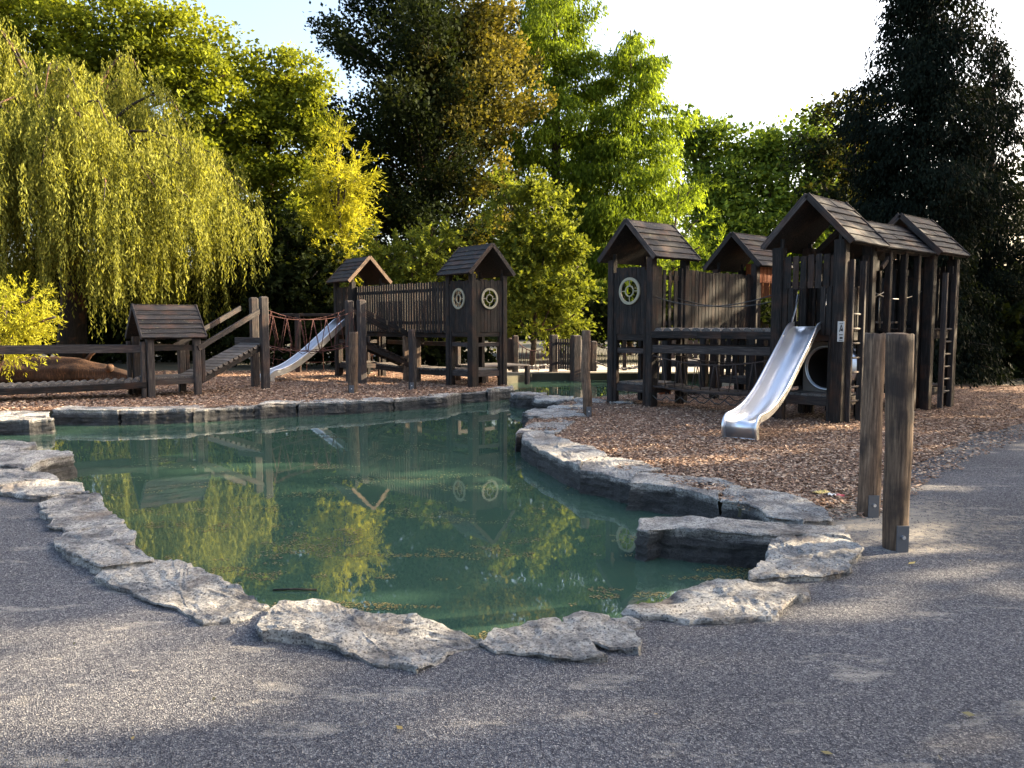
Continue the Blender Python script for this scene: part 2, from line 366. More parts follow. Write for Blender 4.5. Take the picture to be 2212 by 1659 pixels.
# path: everything on the camera's side of the pond
near = [hole[i] for i in range(iR, nh)]
path_poly = near + [Vector((-40, 6, 0)), Vector((-40, -20, 0)), Vector((60, -20, 0)), Vector((60, 22, 0)), G(2212, 905), G(2100, 925), G(2020, 975), G(1960, 1010), G(1840, 1060), G(1790, 1100)]
sheet('gravel_path', path_poly, 0.004, M['gravel'])
# right wood-chip bed
iA = hole_px.index((1262, 862))
bankR = [hole[i] for i in range(iA, iR+1)]
chipR = bankR + [G(1760, 1112)] + jag([G(1850, 1078), G(1960, 1030), G(2030, 975), G(2110, 938), G(2212, 915), G(2500, 895)], .15, .22)[:-60] + [Vector((26, 20.5, 0)), Vector((22, 21.5, 0)), G(1950, 836), G(1600, 832), G(1420, 850), G(1330, 856)]
sheet('woodchip_bed', chipR, 0.012, M['chipbed'])
dust = jag([G(1720, 1105), G(1770, 1060), G(1880, 1075), G(2010, 1100), G(1960, 1135), G(1850, 1165), G(1800, 1140)], .2, .05)
iB = hole_px.index((1090, 815))
chipL = [Vector((-30, 15.6, 0))]+[hole[i] for i in range(0, iB+1)] + [G(1000, 803), G(900, 800), G(700, 800), G(500, 802), G(300, 802), Vector((-30, 26.5, 0))]
sheet('far_woodchip_bed', chipL, 0.012, M['chipbed'])
sheet('far_path', [G(1095, 806), G(1095, 790), G(1400, 788), G(1700, 790), G(1700, 804), G(1400, 804)], 0.010, M['dust'])
# loose chips, pebbles, floating leaves (nobody could count them)
def scatter(name, poly, n, size, zlo, zhi, m, elong=.4, dens=None, tonep=1.0, tilt=.5, box=None):
    xs = [p[0] for p in poly]; ys = [p[1] for p in poly]
    x0, x1, y0, y1 = box or (min(xs), max(xs), min(ys), max(ys))
    P = np.empty((0, 2))
    while len(P) < n:
        q = rng.random((n*3, 2))
        # denser near the camera: sample y by 1/y
        y = 1/(1/y1+(1/y0-1/y1)*q[:, 1]); x = (q[:, 0]*2-1)*np.minimum(y*0.72+.3, 40)
        c = np.stack([x, y], 1); c = c[(x > x0) & (x < x1) & inpoly(c, poly)]
        if dens: c = c[dens(c)]
        P = np.concatenate([P, c])
    P = P[:n]; C = np.column_stack([P, rng.uniform(zlo, zhi, n)])
    a = rng.random(n)*2*math.pi; D = np.column_stack([np.cos(a), np.sin(a), rng.normal(0, tilt*.4, n)])
    Nn = np.column_stack([rng.normal(0, tilt, n), rng.normal(0, tilt, n), np.ones(n)])
    s = size*rng.uniform(.5, 1.5, n); tone = rng.random(n)**tonep
    return tag(link(name, leaf_mesh(name, C, D, Nn, s, s*elong, tone), m), kind='stuff')
c = scatter('loose_wood_chips', chipR, 100000, .042, .014, .035, M['chip'])
c['label'] = 'loose brown wood chips covering the play area round the big slide'
c = scatter('scattered_wood_chips', chipL, 60000, .06, .014, .035, M['chip'])
c['label'] = 'loose brown wood chips along the far bank of the pond'
spill = jag([G(1700, 1135), G(1760, 1055), G(1960, 1025), G(2100, 925), G(2230, 900), G(2260, 930), G(2100, 990), G(1990, 1060), G(1850, 1120)], .3, .2)
c = scatter('spilled_wood_chips', spill, 3500, .045, .022, .03, M['chip']); c['label'] = 'stray wood chips spilled onto the edge of the gravel path'
def pebbles():
    n = 46000; y = 1/(1/9.0+(1/2.2-1/9.0)*rng.random(n)); x = (rng.random(n)*2-1)*(y*.72+.3)
    P = np.stack([x, y], 1); k = inpoly(P, path_poly); P = P[k]; n = len(P)
    s = (rng.uniform(.0016, .0042, n)*np.clip(P[:, 1]/3.2, .8, 2.2))[:, None]
    base = np.array([[1, 0, 0], [-.5, .87, 0], [-.5, -.87, 0], [0, 0, 1]]); a = rng.random(n)*6.28
    ca, sa = np.cos(a), np.sin(a); V = np.zeros((n, 4, 3))
    V[:, :, 0] = base[None, :, 0]*ca[:, None]-base[None, :, 1]*sa[:, None]; V[:, :, 1] = base[None, :, 0]*sa[:, None]+base[None, :, 1]*ca[:, None]; V[:, :, 2] = base[None, :, 2]*.9
    V = V*s[:, :, None]; V[:, :, 0] += P[:, 0:1]; V[:, :, 1] += P[:, 1:2]; V[:, :, 2] += .004
    F = np.array([[0, 1, 3], [1, 2, 3], [2, 0, 3]])[None]+np.arange(n)[:, None, None]*4
    t = np.repeat(rng.random(n), 3); me = np_mesh('pebbles', V.reshape(-1, 3), F.reshape(-1, 3), t)
    tag(link('gravel_stones', me, M['pebble']), 'loose small grey gravel lying on the path in front of the pond', kind='stuff')
pebbles()
def nclump(c, th, sc=(.9, 2.4)):
    return np.array([noise.noise(Vector((p[0]*sc[0], p[1]*sc[1], 3.1))) + .55*noise.noise(Vector((p[0]*4, p[1]*9, 9))) > th for p in c])
wl = scatter('floating_leaves', hole, 12000, .018, WZ+.002, WZ+.004, M['pondleaf'], elong=.6, tilt=.03, dens=lambda c: nclump(c, .27)); wl['label'] = 'brown and yellow leaf litter floating in drifts on the green pond'
c = scatter('dry_leaves', path_poly, 26, .036, .012, .018, M['pondleaf'], elong=.6, tilt=.35, box=(-6, 7, 2.2, 9)); c['label'] = 'a few small dry leaves blown across the gravel path'
# ------------------------------------------------------------------ pond stones
def stone(px, label, zt=0.045, zb=-0.55, world=False, rough=.03, lay=True, bev=.05, zpx=None):
    P = [Vector(p) if world else G(p[0], p[1], zt if zpx is None else zpx) for p in px]
    c = sum(P, Vector())/len(P); c.z = 0
    P = [c+(p-c)*1.0+(p-c).normalized()*.008 for p in P]
    out = []
    per = sum(((P[(i+1) % len(P)]-P[i]).length for i in range(len(P)))); step = max(per/105, .02)
    seed = random.random()*50
    for i in range(len(P)):
        a, b = P[i], P[(i+1) % len(P)]; n = max(1, round((b-a).length/step))
        for k in range(n):
            p = a.lerp(b, k/n); q = nvec(Vector((p.x, p.y, seed))*2.6)*.06+nvec(Vector((p.x, p.y, seed))*8)*.035+nvec(Vector((p.x, p.y, seed))*21)*.012
            out.append(Vector((p.x+q.x, p.y+q.y, 0)))
    n = len(out); vs = []; fs = []
    R_ = max((p-c).length for p in out)
    rings = [(f, zt, 0) for f in (.08, .2, .32, .44, .55, .65, .74, .82, .89, .94, .975)]+[(.992, zt-.012, 0), (1.0, zt-.03, 0)]+[(1.0, zt-.03-.035*k, 0) for k in range(1, 8)]+[(1.0, zb, 0)]
    for ri, (s, z, _) in enumerate(rings):
        for p in out:
            q = c+(p-c)*s; pt = Vector((q.x, q.y, seed))
            led = noise.noise(Vector((q.x*1.3, q.y*2.2, seed+7)))*3.2+noise.noise(pt*5)*.5          # strata broken into ledges
            fl = math.floor(led); fr = led-fl; st_ = fl+min(max((fr-.42)/.16, 0), 1)
            h = (st_*.013*lay + noise.noise(pt*2)*.3*rough + noise.noise(pt*9)*rough*.30 + noise.noise(pt*23)*rough*.32)
            if ri >= 12:
                d = (p-c).normalized(); L2 = noise.noise(Vector((q.x*1.2, q.y*1.2, z*26+seed)))
                e = (math.floor(L2*4)/4)*.035+.004*(ri-12)+noise.noise(Vector((q.x*6, q.y*6, z*14+seed)))*.03+noise.noise(Vector((q.x*17, q.y*17, z*17+seed)))*.014
                q = q+d*(e-.012); zz = z+h*max(0, 1-(ri-11)*.12)
            else: zz = z+h
            vs.append(Vector((q.x, q.y, zz)))
    vs.append(Vector((c.x, c.y, zt+noise.noise(Vector((c.x, c.y, seed))*1.7)*rough)))
    for r in range(len(rings)-1):
        for i in range(n): fs.append((r*n+i, (r+1)*n+i, (r+1)*n+(i+1) % n, r*n+(i+1) % n))
    for i in range(n): fs.append((i, (i+1) % n, len(vs)-1))
    me = pymesh('stone', [v-c for v in vs], fs, False)
    o = link('edging_stone', me, M['stone'], loc=c)
    return tag(o, label, 'stone', 'rough limestone blocks edging the pond')
def cA(L): return [(.3638*x, 768+.3638*y) for x, y in L]
def cB(L): return [(493.7+.4216*x, 1042.4+.4216*y) for x, y in L]
def cC(L): return [(1042.4+.3968*x, 795.5+.3968*y) for x, y in L]
stone([(-60, 900), (60, 898), (108, 900), (114, 908), (60, 911), (-60, 911)], 'dark squarish block standing in the water at the left end of the far bank', .02, zpx=-.0)
stone([(-80, 888), (60, 888), (108, 892), (100, 898), (-80, 899)], 'low dark stone behind the squarish block at the far left bank', .03)
stone(cA([(-150, 520), (60, 512), (200, 518), (225, 535), (150, 548), (60, 560), (-150, 575)]), 'small pale stone behind the overhanging block at the left edge', .03)
stone(cA([(-200, 590), (60, 568), (200, 558), (400, 566), (432, 582), (330, 605), (250, 625), (160, 668), (0, 652), (-200, 640)]), 'thick block jutting into the pond at the left edge with dark water face', .07, rough=.04)
stone(cA([(-250, 672), (100, 672), (320, 712), (345, 742), (300, 760), (150, 740), (0, 770), (-250, 770)]), 'pale flat stone just below the jutting left block', .05)
stone(cA([(-20, 790), (20, 765), (160, 745), (330, 745), (480, 772), (532, 822), (400, 822), (250, 840), (180, 828), (20, 808)]), 'wide pale stone with a dark crack, second down the left bank', .05)
stone(cA([(232, 860), (300, 838), (400, 824), (580, 826), (640, 890), (665, 915), (500, 912), (350, 930), (255, 925)]), 'upper half of the split pale stone on the left bank', .05)
stone(cA([(250, 935), (360, 936), (500, 920), (665, 922), (705, 995), (560, 1010), (420, 1032), (290, 1010)]), 'lower half of the split pale stone on the left bank', .045)
stone(cA([(296, 1075), (340, 1048), (480, 1036), (640, 1002), (720, 1000), (800, 1050), (805, 1130), (870, 1160), (902, 1218), (760, 1238), (590, 1250), (440, 1195), (330, 1130)]), 'pointed tan-stained stone below the split stones on the left bank', .06, rough=.04)
stone(cA([(528, 1330), (640, 1275), (790, 1230), (1000, 1215), (1150, 1260), (1330, 1350), (1500, 1420), (1605, 1462), (1540, 1520), (1480, 1550), (1330, 1585), (1180, 1590), (1060, 1510), (850, 1445), (740, 1400), (620, 1365)]), 'long slab curving down the near left bank, rust-stained at its right tip', .03, rough=.045)
stone(cB([(120, 745), (180, 665), (260, 605), (400, 597), (560, 630), (800, 680), (1050, 708), (1200, 740), (1265, 775), (1215, 825), (1110, 880), (1010, 940), (900, 905), (780, 895), (650, 870), (480, 822), (320, 795), (160, 768)]), 'largest foreground slab at the bottom centre-left of the pond', .042, rough=.05)
stone(cB([(1262, 815), (1345, 748), (1560, 722), (1680, 706), (1800, 800), (1930, 890), (1800, 898), (1680, 893), (1500, 858), (1390, 848)]), 'speckled flat slab at the nearest tip of the pond, left of the crack', .035)
stone(cB([(1712, 702), (1820, 682), (1960, 702), (2060, 765), (2105, 805), (2085, 850), (1940, 852), (1850, 812)]), 'speckled flat slab just right of the diagonal crack at the near tip', .035)
stone(cB([(1985, 700), (2040, 682), (2110, 700), (2140, 722), (2100, 738), (2040, 735)]), 'tiny rounded grey stone wedged between two near slabs', .03)
stone(cC([(770, 1322), (860, 1260), (1050, 1220), (1300, 1160), (1450, 1137), (1580, 1150), (1720, 1172), (1775, 1200), (1775, 1240), (1650, 1285), (1550, 1330), (1300, 1370), (1150, 1388), (950, 1352)]), 'long wedge-shaped slab with a sunlit stripe on the near right bank', .032, rough=.04)
stone(cC([(1440, 1130), (1490, 1080), (1590, 962), (1640, 914), (1850, 910), (2050, 942), (2085, 980), (2010, 1020), (2000, 1090), (1900, 1115), (1700, 1122)]), 'broad pale stone with warm light streaks in the right corner', .05, rough=.045)
stone(cC([(858, 845), (885, 805), (940, 788), (1050, 785), (1400, 815), (1700, 828), (1960, 832), (2012, 925), (1650, 905), (1480, 900), (1180, 868), (980, 846), (900, 866)]), 'huge rectangular block reaching out over the water like a jetty', .05, rough=.02, zpx=.05)
stone(cC([(1286, 705), (1300, 670), (1340, 650), (1500, 660), (1650, 676), (1740, 700), (1850, 760), (1935, 818), (1740, 826), (1560, 790), (1450, 740), (1360, 720)]), 'rounded pale-topped block behind the jetty block on the right bank', .06)
stone(cC([(806, 625), (825, 580), (870, 562), (1050, 570), (1300, 600), (1450, 640), (1340, 650), (1295, 680), (1280, 705), (1150, 665), (1000, 640), (880, 625)]), 'long dark-faced block in the middle of the right bank', .05)
stone(cC([(523, 545), (545, 510), (600, 492), (700, 480), (850, 500), (985, 548), (850, 562), (815, 585), (805, 610), (700, 575), (620, 555)]), 'block with a notched corner before the middle of the right bank', .05)
stone(cC([(208, 375), (225, 350), (310, 345), (420, 375), (560, 420), (690, 470), (590, 490), (540, 505), (525, 535), (400, 475), (320, 445), (240, 400)]), 'curved slab at the narrow waist of the pond on the right bank', .05)
stone(cC([(183, 358), (200, 330), (250, 308), (330, 288), (430, 265), (500, 285), (430, 335), (390, 350), (300, 342), (220, 346)]), 'tilted flat slab beside the lone crooked post at the pond waist', .045)
stone(cC([(228, 232), (300, 218), (450, 225), (560, 258), (440, 264), (330, 268), (250, 255)]), 'grey block lying behind the tilted slab near the lone crooked post', .04)
stone(cC([(350, 212), (450, 200), (570, 195), (600, 225), (500, 238), (420, 222)]), 'small flat stone next to the foot of the lone crooked post', .04)
stone(cC([(272, 162), (300, 150), (380, 145), (492, 150), (496, 162), (440, 172), (320, 172)]), 'right hand stepping stone standing in the pond waist', .06)
stone(cC([(150, 134), (220, 126), (345, 128), (340, 142), (300, 150), (180, 148)]), 'left hand stepping stone standing in the pond waist', .06)
stone(cC([(488, 168), (560, 160), (670, 168), (660, 180), (520, 184)]), 'thin pale stone at the water edge behind the lone crooked post', .04)
stone(cC([(690, 182), (760, 178), (830, 180), (820, 188), (700, 190)]), 'thin stone below the porthole tower with the tall white window', .04)
far_px = [(118, 902, 262), (262, 420, 0), (420, 548, 0), (548, 640, 0), (640, 740, 0), (740, 860, 0), (860, 966, 0)]
far_names = ['at the left end of the far bank wall', 'under the left end of the little roofed shelter', 'with a bright rim below the shelter', 'below the first pair of rope bridge posts',
 'between the far slide foot and the leaning round post', 'just in front of the leaning round post on the far bank', 'with the sharp pale corner jutting left of the two-window tower', 'directly below the two-window tower', 'at the right end of the far bank by the stepping stones']
for i, (a, b) in enumerate([(116, 262), (264, 415), (417, 546), (548, 640), (642, 742), (744, 850), (852, 966), (972, 1050), (1052, 1108)]):
    xs = [a, a+(b-a)*.35, a+(b-a)*.7, b]; f = [G(x, farline(x), WZ) for x in xs]
    for p in f: p.z = 0
    back = [p+Vector((.02*random.random(), .5+.15*random.random(), 0)) for p in reversed(f)]
    stone([*f, *back], 'dark weathered edging block '+far_names[i], .005+.07*random.random(), world=True, rough=.035)
# pale wall behind the back channel
for i, (a, b) in enumerate([(1092, 1150), (1152, 1215), (1217, 1290)]):
    f = [G(a, 812-i, WZ), G(b, 811-i, WZ)];
    for p in f: p.z = 0
    stone([f[0], f[1], f[1]+Vector((0, .8, 0)), f[0]+Vector((0, .8, 0))], 'distant edging block of the back channel '+['left of the rope bridge', 'under the rope bridge', 'by the fence posts in the water'][i], .12, world=True)
# ------------------------------------------------------------------ play towers
UP = Vector((0, 0, 1))
def board_mesh(L, wdt, th, m):
    """roof board: long axis Z, width X, waney lower edge"""
    n = 7; s = random.random()*99; vs = []; fs = []
    for i in range(n):
        z = L*i/(n-1); e = noise.noise(Vector((z*2.3, s, 0)))*.022; k = noise.noise(Vector((z*3, s, 5)))*.006
        vs += [(0, k, z), (wdt+e, k, z), (wdt+e, th+k, z), (0, th+k, z)]
    for i in range(n-1):
        for j in range(4): fs.append((i*4+j, i*4+(j+1) % 4, (i+1)*4+(j+1) % 4, (i+1)*4+j))
    fs += [(3, 2, 1, 0), (n*4-4, n*4-3, n*4-2, n*4-1)]
    return pymesh('roof_board', vs, fs)
def roof(parent, c, axis, length, hw, ze, zp, rows=6, m=None, warm=None, split=False):
    """gabled roof; axis = ridge direction in local XY; c = centre"""
    m = m or M['roof']; a = Vector(axis).normalized(); s = UP.cross(a).normalized(); c = Vector((c[0], c[1], 0))
    e0 = c-a*length/2; slope = Vector((0, 0, 0))
    V, F = [], []
    for sg in (-1, 1):                                   # sheathing under the boards
        pr = [e0+UP*(zp-.03), e0+s*sg*(hw-.02)+UP*(ze+.0)]
        o = len(V); q = [pr[0], pr[1], pr[1]+a*length, pr[0]+a*length]
        V += q+[v-UP*.025 for v in q]
        F += [tuple(o+k for k in f) for f in ((0, 1, 2, 3), (7, 6, 5, 4), (0, 4, 5, 1), (1, 5, 6, 2), (2, 6, 7, 3), (3, 7, 4, 0))]
    r = link('roof', pymesh('roof', V, F), M['wood'], parent)
    for sg in (-1, 1):
        top = e0+UP*zp; bot = e0+s*sg*hw+UP*ze; dn = bot-top; L = dn.length; dn.normalize()
        nrm = a.cross(dn)
        if nrm.z < 0: nrm = -nrm
        wd = L/rows
        for k in range(rows):
            segs = [(0, length)] if not split else [(0, length*(.35+.3*random.random()))]
            if split: segs.append((segs[0][1]+.006, length))
            for (t0, t1) in segs:
                me = board_mesh(t1-t0, wd+.035, .022, m)
                tl = math.atan2(.020, wd)*random.uniform(.8, 1.25); d2 = (dn*math.cos(tl)+nrm*math.sin(tl)).normalized(); n2 = a.cross(d2)
                mt = Matrix((d2, n2, a)).transposed() if n2.z > 0 else Matrix((d2, -n2, a)).transposed()
                mt = mt.to_4x4(); st = 0
                mt.translation = top+dn*(k*wd)+a*t0+nrm*.004
                link('roof_board', me, m, r, mtx=mt)
        for en, off in ((0, .03), (1, -.03)):            # barge boards
            p = e0+a*(length*en+off*0)+a*(-.012 if en == 0 else .012)
            piece(r, 'barge_board', p+UP*(zp+.012), p+s*sg*(hw+.02)+UP*(ze-.005), .10, .024, warm or M['wood_grey'], side=nrm)
    piece(r, 'ridge_board', e0+UP*(zp+.02), e0+a*length+UP*(zp+.02), .05, .03, m)
    return r
def ring_window(parent, c, ax, nrm, r):
    """flat ring with inner ring and four spokes"""
    ax = Vector(ax); nrm = Vector(nrm); parts = []
    def ann(r0, r1, th, off):
        V, F = [], []; n = 28
        for i in range(n):
            t = 2*math.pi*i/n; d = ax*math.cos(t)+UP*math.sin(t)
            for rr, h in ((r0, 0), (r1, 0), (r1, th), (r0, th)): V.append(d*rr+nrm*(h+off))
        for i in range(n):
            j = (i+1) % n
            for k in range(4): F.append((i*4+k, j*4+k, j*4+(k+1) % 4, i*4+(k+1) % 4))
        return V, F
    o = link('round_window', pymesh('round_window', *ann(r*.80, r, .03, 0)), M['ring'], parent, loc=c)
    link('inner_ring', pymesh('inner_ring', *ann(r*.34, r*.42, .02, .004)), M['ring'], o)
    for k in range(4):
        d = ax*math.cos(k*math.pi/2)+UP*math.sin(k*math.pi/2)
        piece(o, 'spoke', d*r*.42+nrm*.013, d*r*.80+nrm*.013, .018, .014, M['ring'], side=nrm)
def plank_face(parent, p0, p1, z0, z1, wdt=.11, gap=.006, out=None, window=None, m=None, th=.025, jit=.02, skip=()):
    """vertical planks between ground points p0,p1 (local)"""
    m = m or M['wood']; p0, p1 = Vector(p0), Vector(p1); L = (p1-p0).length; d = (p1-p0).normalized(); n = max(1, round(L/(wdt+gap))); stp = L/n
    for i in range(n):
        if i in skip: continue
        q = p0+d*(stp*(i+.5)); a = z0+random.uniform(-jit, jit)*.5; b = z1+random.uniform(-jit, jit); segs = [(a, b)]
        if out is not None: q = q+Vector(out)*random.uniform(-.003, .003)
        if window:
            wc, wz, wr = window; dx = abs(stp*(i+.5)-wc)
            if dx < wr*.92:
                h = math.sqrt(max((wr*.9)**2-dx*dx, 0)); segs = [(a, wz-h), (wz+h, b)]
        for (s0, s1) in segs:
            if s1-s0 > .03: piece(parent, 'plank', q+UP*s0, q+UP*s1, stp-gap, th, m, side=d)
def deck(parent, x0, x1, y0, y1, z, m=None, along='x', n=None, wdt=.12):
    m = m or M['deck']
    if along == 'x':
        k = n or max(2, round((y1-y0)/wdt)); s = (y1-y0)/k
        for i in range(k): piece(parent, 'deck_plank', (x0, y0+s*(i+.5), z), (x1, y0+s*(i+.5), z), s-.008, .035, m, side=(0, 1, 0))
    else:
        k = n or max(2, round((x1-x0)/wdt)); s = (x1-x0)/k
        for i in range(k): piece(parent, 'deck_plank', (x0+s*(i+.5), y0, z), (x0+s*(i+.5), y1, z), s-.008, .035, m, side=(1, 0, 0))
def tower(label, org, rz, S_=1.0, ridge='x', hp=2.82, ze=2.85, zp=3.58, faces='', win=(), low=True, up=1.45, rl=1.35, name='play_tower', warm=None, rails=True, hw=.70, split=False, pw=.15):
    t = thing(name, label, 'play tower', org, rz, 'roofed timber play towers')
    c = S_/2
    for (x, y) in ((0, 0), (S_, 0), (0, S_), (S_, S_)):
        piece(t, 'post', (x, y, -.1), (x, y, hp+random.uniform(0, .08)), pw, pw, M['wood'], side=(1, 0, 0))
        sx = .1 if x == 0 else -.1; sy = .1 if y == 0 else -.1
        piece(t, 'corner_board', (x+sx*1.2, y, -.1), (x+sx*1.2, y, hp-.12), .075, .10, M['wood'], side=(1, 0, 0))
        piece(t, 'corner_board', (x, y+sy*1.2, -.1), (x, y+sy*1.2, hp-.2), .10, .075, M['wood'], side=(1, 0, 0))
        ex = .005
        piece(t, 'roof_strut', (x+sx*.3, y+sy*.3, hp-.1), (x+sx*.3, y+sy*.3, ze+.14), .06, .06, M['wood'], side=(1, 0, 0))
    if up:
        deck(t, -.02, S_+.02, -.02, S_+.02, up, M['wood_grey'])
        for a, b in (((-.0, 0), (S_, 0)), ((0, 0), (0, S_)), ((S_, 0), (S_, S_)), ((0, S_), (S_, S_))):
            piece(t, 'deck_beam', (a[0], a[1], up-.10), (b[0], b[1], up-.10), .05, .14, M['wood'])
    if low:
        deck(t, .05, S_-.05, .05, S_-.05, .43, M['deck'])
        for a, b in (((0, -.0), (S_, -.0)), ((-.0, 0), (-.0, S_)), ((S_, 0), (S_, S_)), ((0, S_), (S_, S_))):
            piece(t, 'low_beam', (a[0], a[1], .34), (b[0], b[1], .34), .05, .14, M['wood_grey'])
    if rails:
        for a, b in (((.06, -.0), (S_-.06, -.0)), ((-.0, .06), (-.0, S_-.06)), ((.06, S_), (S_-.06, S_))):
            if rails == 'all' or True: piece(t, 'cross_rail', (a[0], a[1], 1.08), (b[0], b[1], 1.08), .04, .10, M['wood_grey'])
    F = {'L': ((-.03, .13), (-.03, S_-.13), (-1, 0, 0)), 'R': ((.13, -.03), (S_-.13, -.03), (0, -1, 0)), 'B': ((S_+.0, .13), (S_+.0, S_-.13), (1, 0, 0)), 'K': ((.13, S_), (S_-.13, S_), (0, 1, 0))}
    for f in faces:
        a, b, n_ = F[f]; a = Vector((*a, 0)); b = Vector((*b, 0)); Lf = (b-a).length
        wn_ = (Lf/2, 2.24, .255) if f in win else None
        plank_face(t, a, b, up-.05, 2.70, wdt=.10 if f in win else .085, gap=.004 if f in win else .02, window=wn_, out=n_)
        if f in win: ring_window(t, (a+b)/2+UP*2.24+Vector(n_)*.018, (b-a).normalized(), Vector(n_), .265)
        for zz in (up+.12, 2.52): piece(t, 'rail', a-Vector(n_)*.045+UP*zz, b-Vector(n_)*.045+UP*zz, .03, .09, M['wood'])
    ax = (1, 0, 0) if ridge == 'x' else (0, 1, 0)
    roof(t, (c, c), ax, rl, hw, ze, zp, warm=warm, split=split, rows=6)
    return t
RZ = R(40)
def off(org, x, y, rz=RZ): return Vector((org[0], org[1], 0))+rot2((x, y, 0), rz)
# left group
TLo = G(1021, 838); TL = tower('dark timber tower with two round porthole windows, by the far bank', TLo, RZ, ridge='y', faces='LR', win='LR')
L1o = Vector((-4.72, 22.9, 0)); L1 = tower('timber tower with orange lit gable, leftmost of the roofed towers, at the far slide', L1o, RZ, ridge='y', faces='LB', warm=M['log'])
# right group
T2o = G(1404, 880); T2 = tower('dark timber tower with one pale round porthole, behind the lone crooked post', T2o, RZ, ridge='x', faces='L', win='L')
T3o = Vector((5.29, 16.85, 0)); T3 = tower('small-looking rear tower with orange boards inside its roof', T3o, RZ, ridge='x', faces='', up=1.45)
for i in range(6): piece(T3, 'orange_board', (1.06, .06+i*.16, 2.2), (1.06, .06+i*.16, 3.0), .14, .02, M['red_wood'], side=(0, 1, 0), label='orange brown back wall board')
for i in range(6): piece(T3, 'orange_board', (.1+i*.16, -.06, 2.5), (.1+i*.16, -.06, 2.84), .14, .02, M['red_wood'], side=(1, 0, 0), label='orange brown side board')
T4o = G(1812, 917)+Vector((0, .1, 0)); T4 = tower('tallest front tower with mossy gabled roof where the big steel slide starts', T4o, R(43), ridge='x', S_=1.05, faces='', up=1.5, split=True, pw=.19, hw=.74, rl=1.35, ze=2.88, zp=3.66, hp=2.86, rails=False)
T5o = G(2000, 887)+Vector((0, .05, 0)); T5 = tower('rightmost tower with mossy roof beside the dark spruce', T5o, RZ, ridge='x', S_=1.05, faces='B', up=1.5, split=True, pw=.18, hw=.72, rl=1.3, ze=2.88, zp=3.62, rails=False)
# T4 front gable boards (short upper boards) and slide opening sides
plank_face(T4, (-.06, .14, 0), (-.06, .92, 0), 2.18, 2.72, wdt=.105, gap=.03)
piece(T4, 'rail', (-.03, .1, 2.66), (-.03, .95, 2.66), .025, .07, M['wood']); piece(T4, 'rail', (-.03, .1, 2.26), (-.03, .95, 2.26), .025, .07, M['wood'])
for y in (.15, .25, .80, .90): piece(T4, 'opening_board', (-.06, y, 1.42), (-.06, y, 2.2), .085, .025, M['wood'], side=(0, 1, 0))
plank_face(T4, (1.05, .15, 0), (1.05, .9, 0), 1.5, 2.6, wdt=.1, gap=.03)
plank_face(T4, (.1, -.02, 0), (.85, -.02, 0), 1.5, 2.2, wdt=.1, gap=.05)
plank_face(T4, (.1, 1.05, 0), (.9, 1.05, 0), .5, 1.45, wdt=.12, gap=.01)
piece(T4, 'slide_support', rot2((G(1685, 908)-T4o), -R(43)), rot2((G(1685, 908)-T4o), -R(43))+Vector((0, 0, .5)), .13, .13, M['wood'], side=(1, 0, 0))
# roofed passage between T4 and T5
pa = thing('covered_walkway', 'dark slatted covered walkway between the two mossy roofed towers', 'walkway', T4o, math.atan2((T5o-T4o).y, (T5o-T4o).x))
PL = (T5o-T4o).length
roof(pa, ((1.2+PL)/2, .5), (1, 0, 0), PL-1.1, .60, 2.86, 3.38, rows=5, split=True)
for x in (1.55, 2.1, 2.6):
    piece(pa, 'post', (x, .0, -.1 if x > 1.6 else 1.4), (x, .0, 2.9), .10, .10, M['wood']); piece(pa, 'post', (x, 1.0, -.1), (x, 1.0, 2.9), .12, .12, M['wood'])
plank_face(pa, (1.1, 1.06, 0), (PL, 1.06, 0), 1.45, 2.7, wdt=.12, gap=.05)
plank_face(pa, (1.1, 1.06, 0), (PL, 1.06, 0), .5, 1.35, wdt=.12, gap=.012)
for z in (1.42, 2.3, 2.62): piece(pa, 'rail', (1.05, 1.02, z), (PL, 1.02, z), .04, .10, M['wood'])
piece(pa, 'eave_beam', (1.05, .0, 2.86), (PL, .0, 2.86), .06, .10, M['wood'])
piece(pa, 'bracing_board', (1.3, .0, 2.55), (1.62, .0, 2.80), .05, .08, M['wood_grey'])
# suspended step hung on chains between them
hs = thing('hanging_step', 'slatted wooden step hung on chains behind the two thick foreground posts', 'swing step', T4o, pa.rotation_euler.z)
for i in range(7): piece(hs, 'slat', (1.30+i*.17, .12, 1.63), (1.30+i*.17, .82, 1.63), .12, .035, M['deck'], side=(1, 0, 0), prof='log')
for y in (.12, .82):
    rope(hs, 'chain', sag((1.05, y, 2.22), (PL, y, 2.22), .18), .011, M['chain'])
    for x in (1.5, 2.3): rope(hs, 'hanger_chain', [(x, y, 2.05), (x, y, 1.62)], .009, M['chain'])
# ladders
def ladder(label, org, rz, wdt, h, n, z0, m=M['wood_grey'], tilt=0):
    t = thing('ladder', label, 'ladder', org, rz, 'upright timber ladders on the right play tower')
    for x in (0, wdt): piece(t, 'ladder_rail', (x, 0, -.05), (x, tilt, h), .07, .09, m, side=(1, 0, 0))
    for i in range(n): z = z0+i*.235; piece(t, 'rung', (0, tilt*z/h, z), (wdt, tilt*z/h, z), .035, .035, M['deck'], prof='round')
    return t
ladder('upright ladder beside the tower corner post carrying the small sign', G(1829, 915), R(42), .42, 2.62, 7, .35)
ladder('upright ladder on the far right corner, last part before the dark spruce', G(2030, 884), R(40), .42, 2.55, 6, .33)
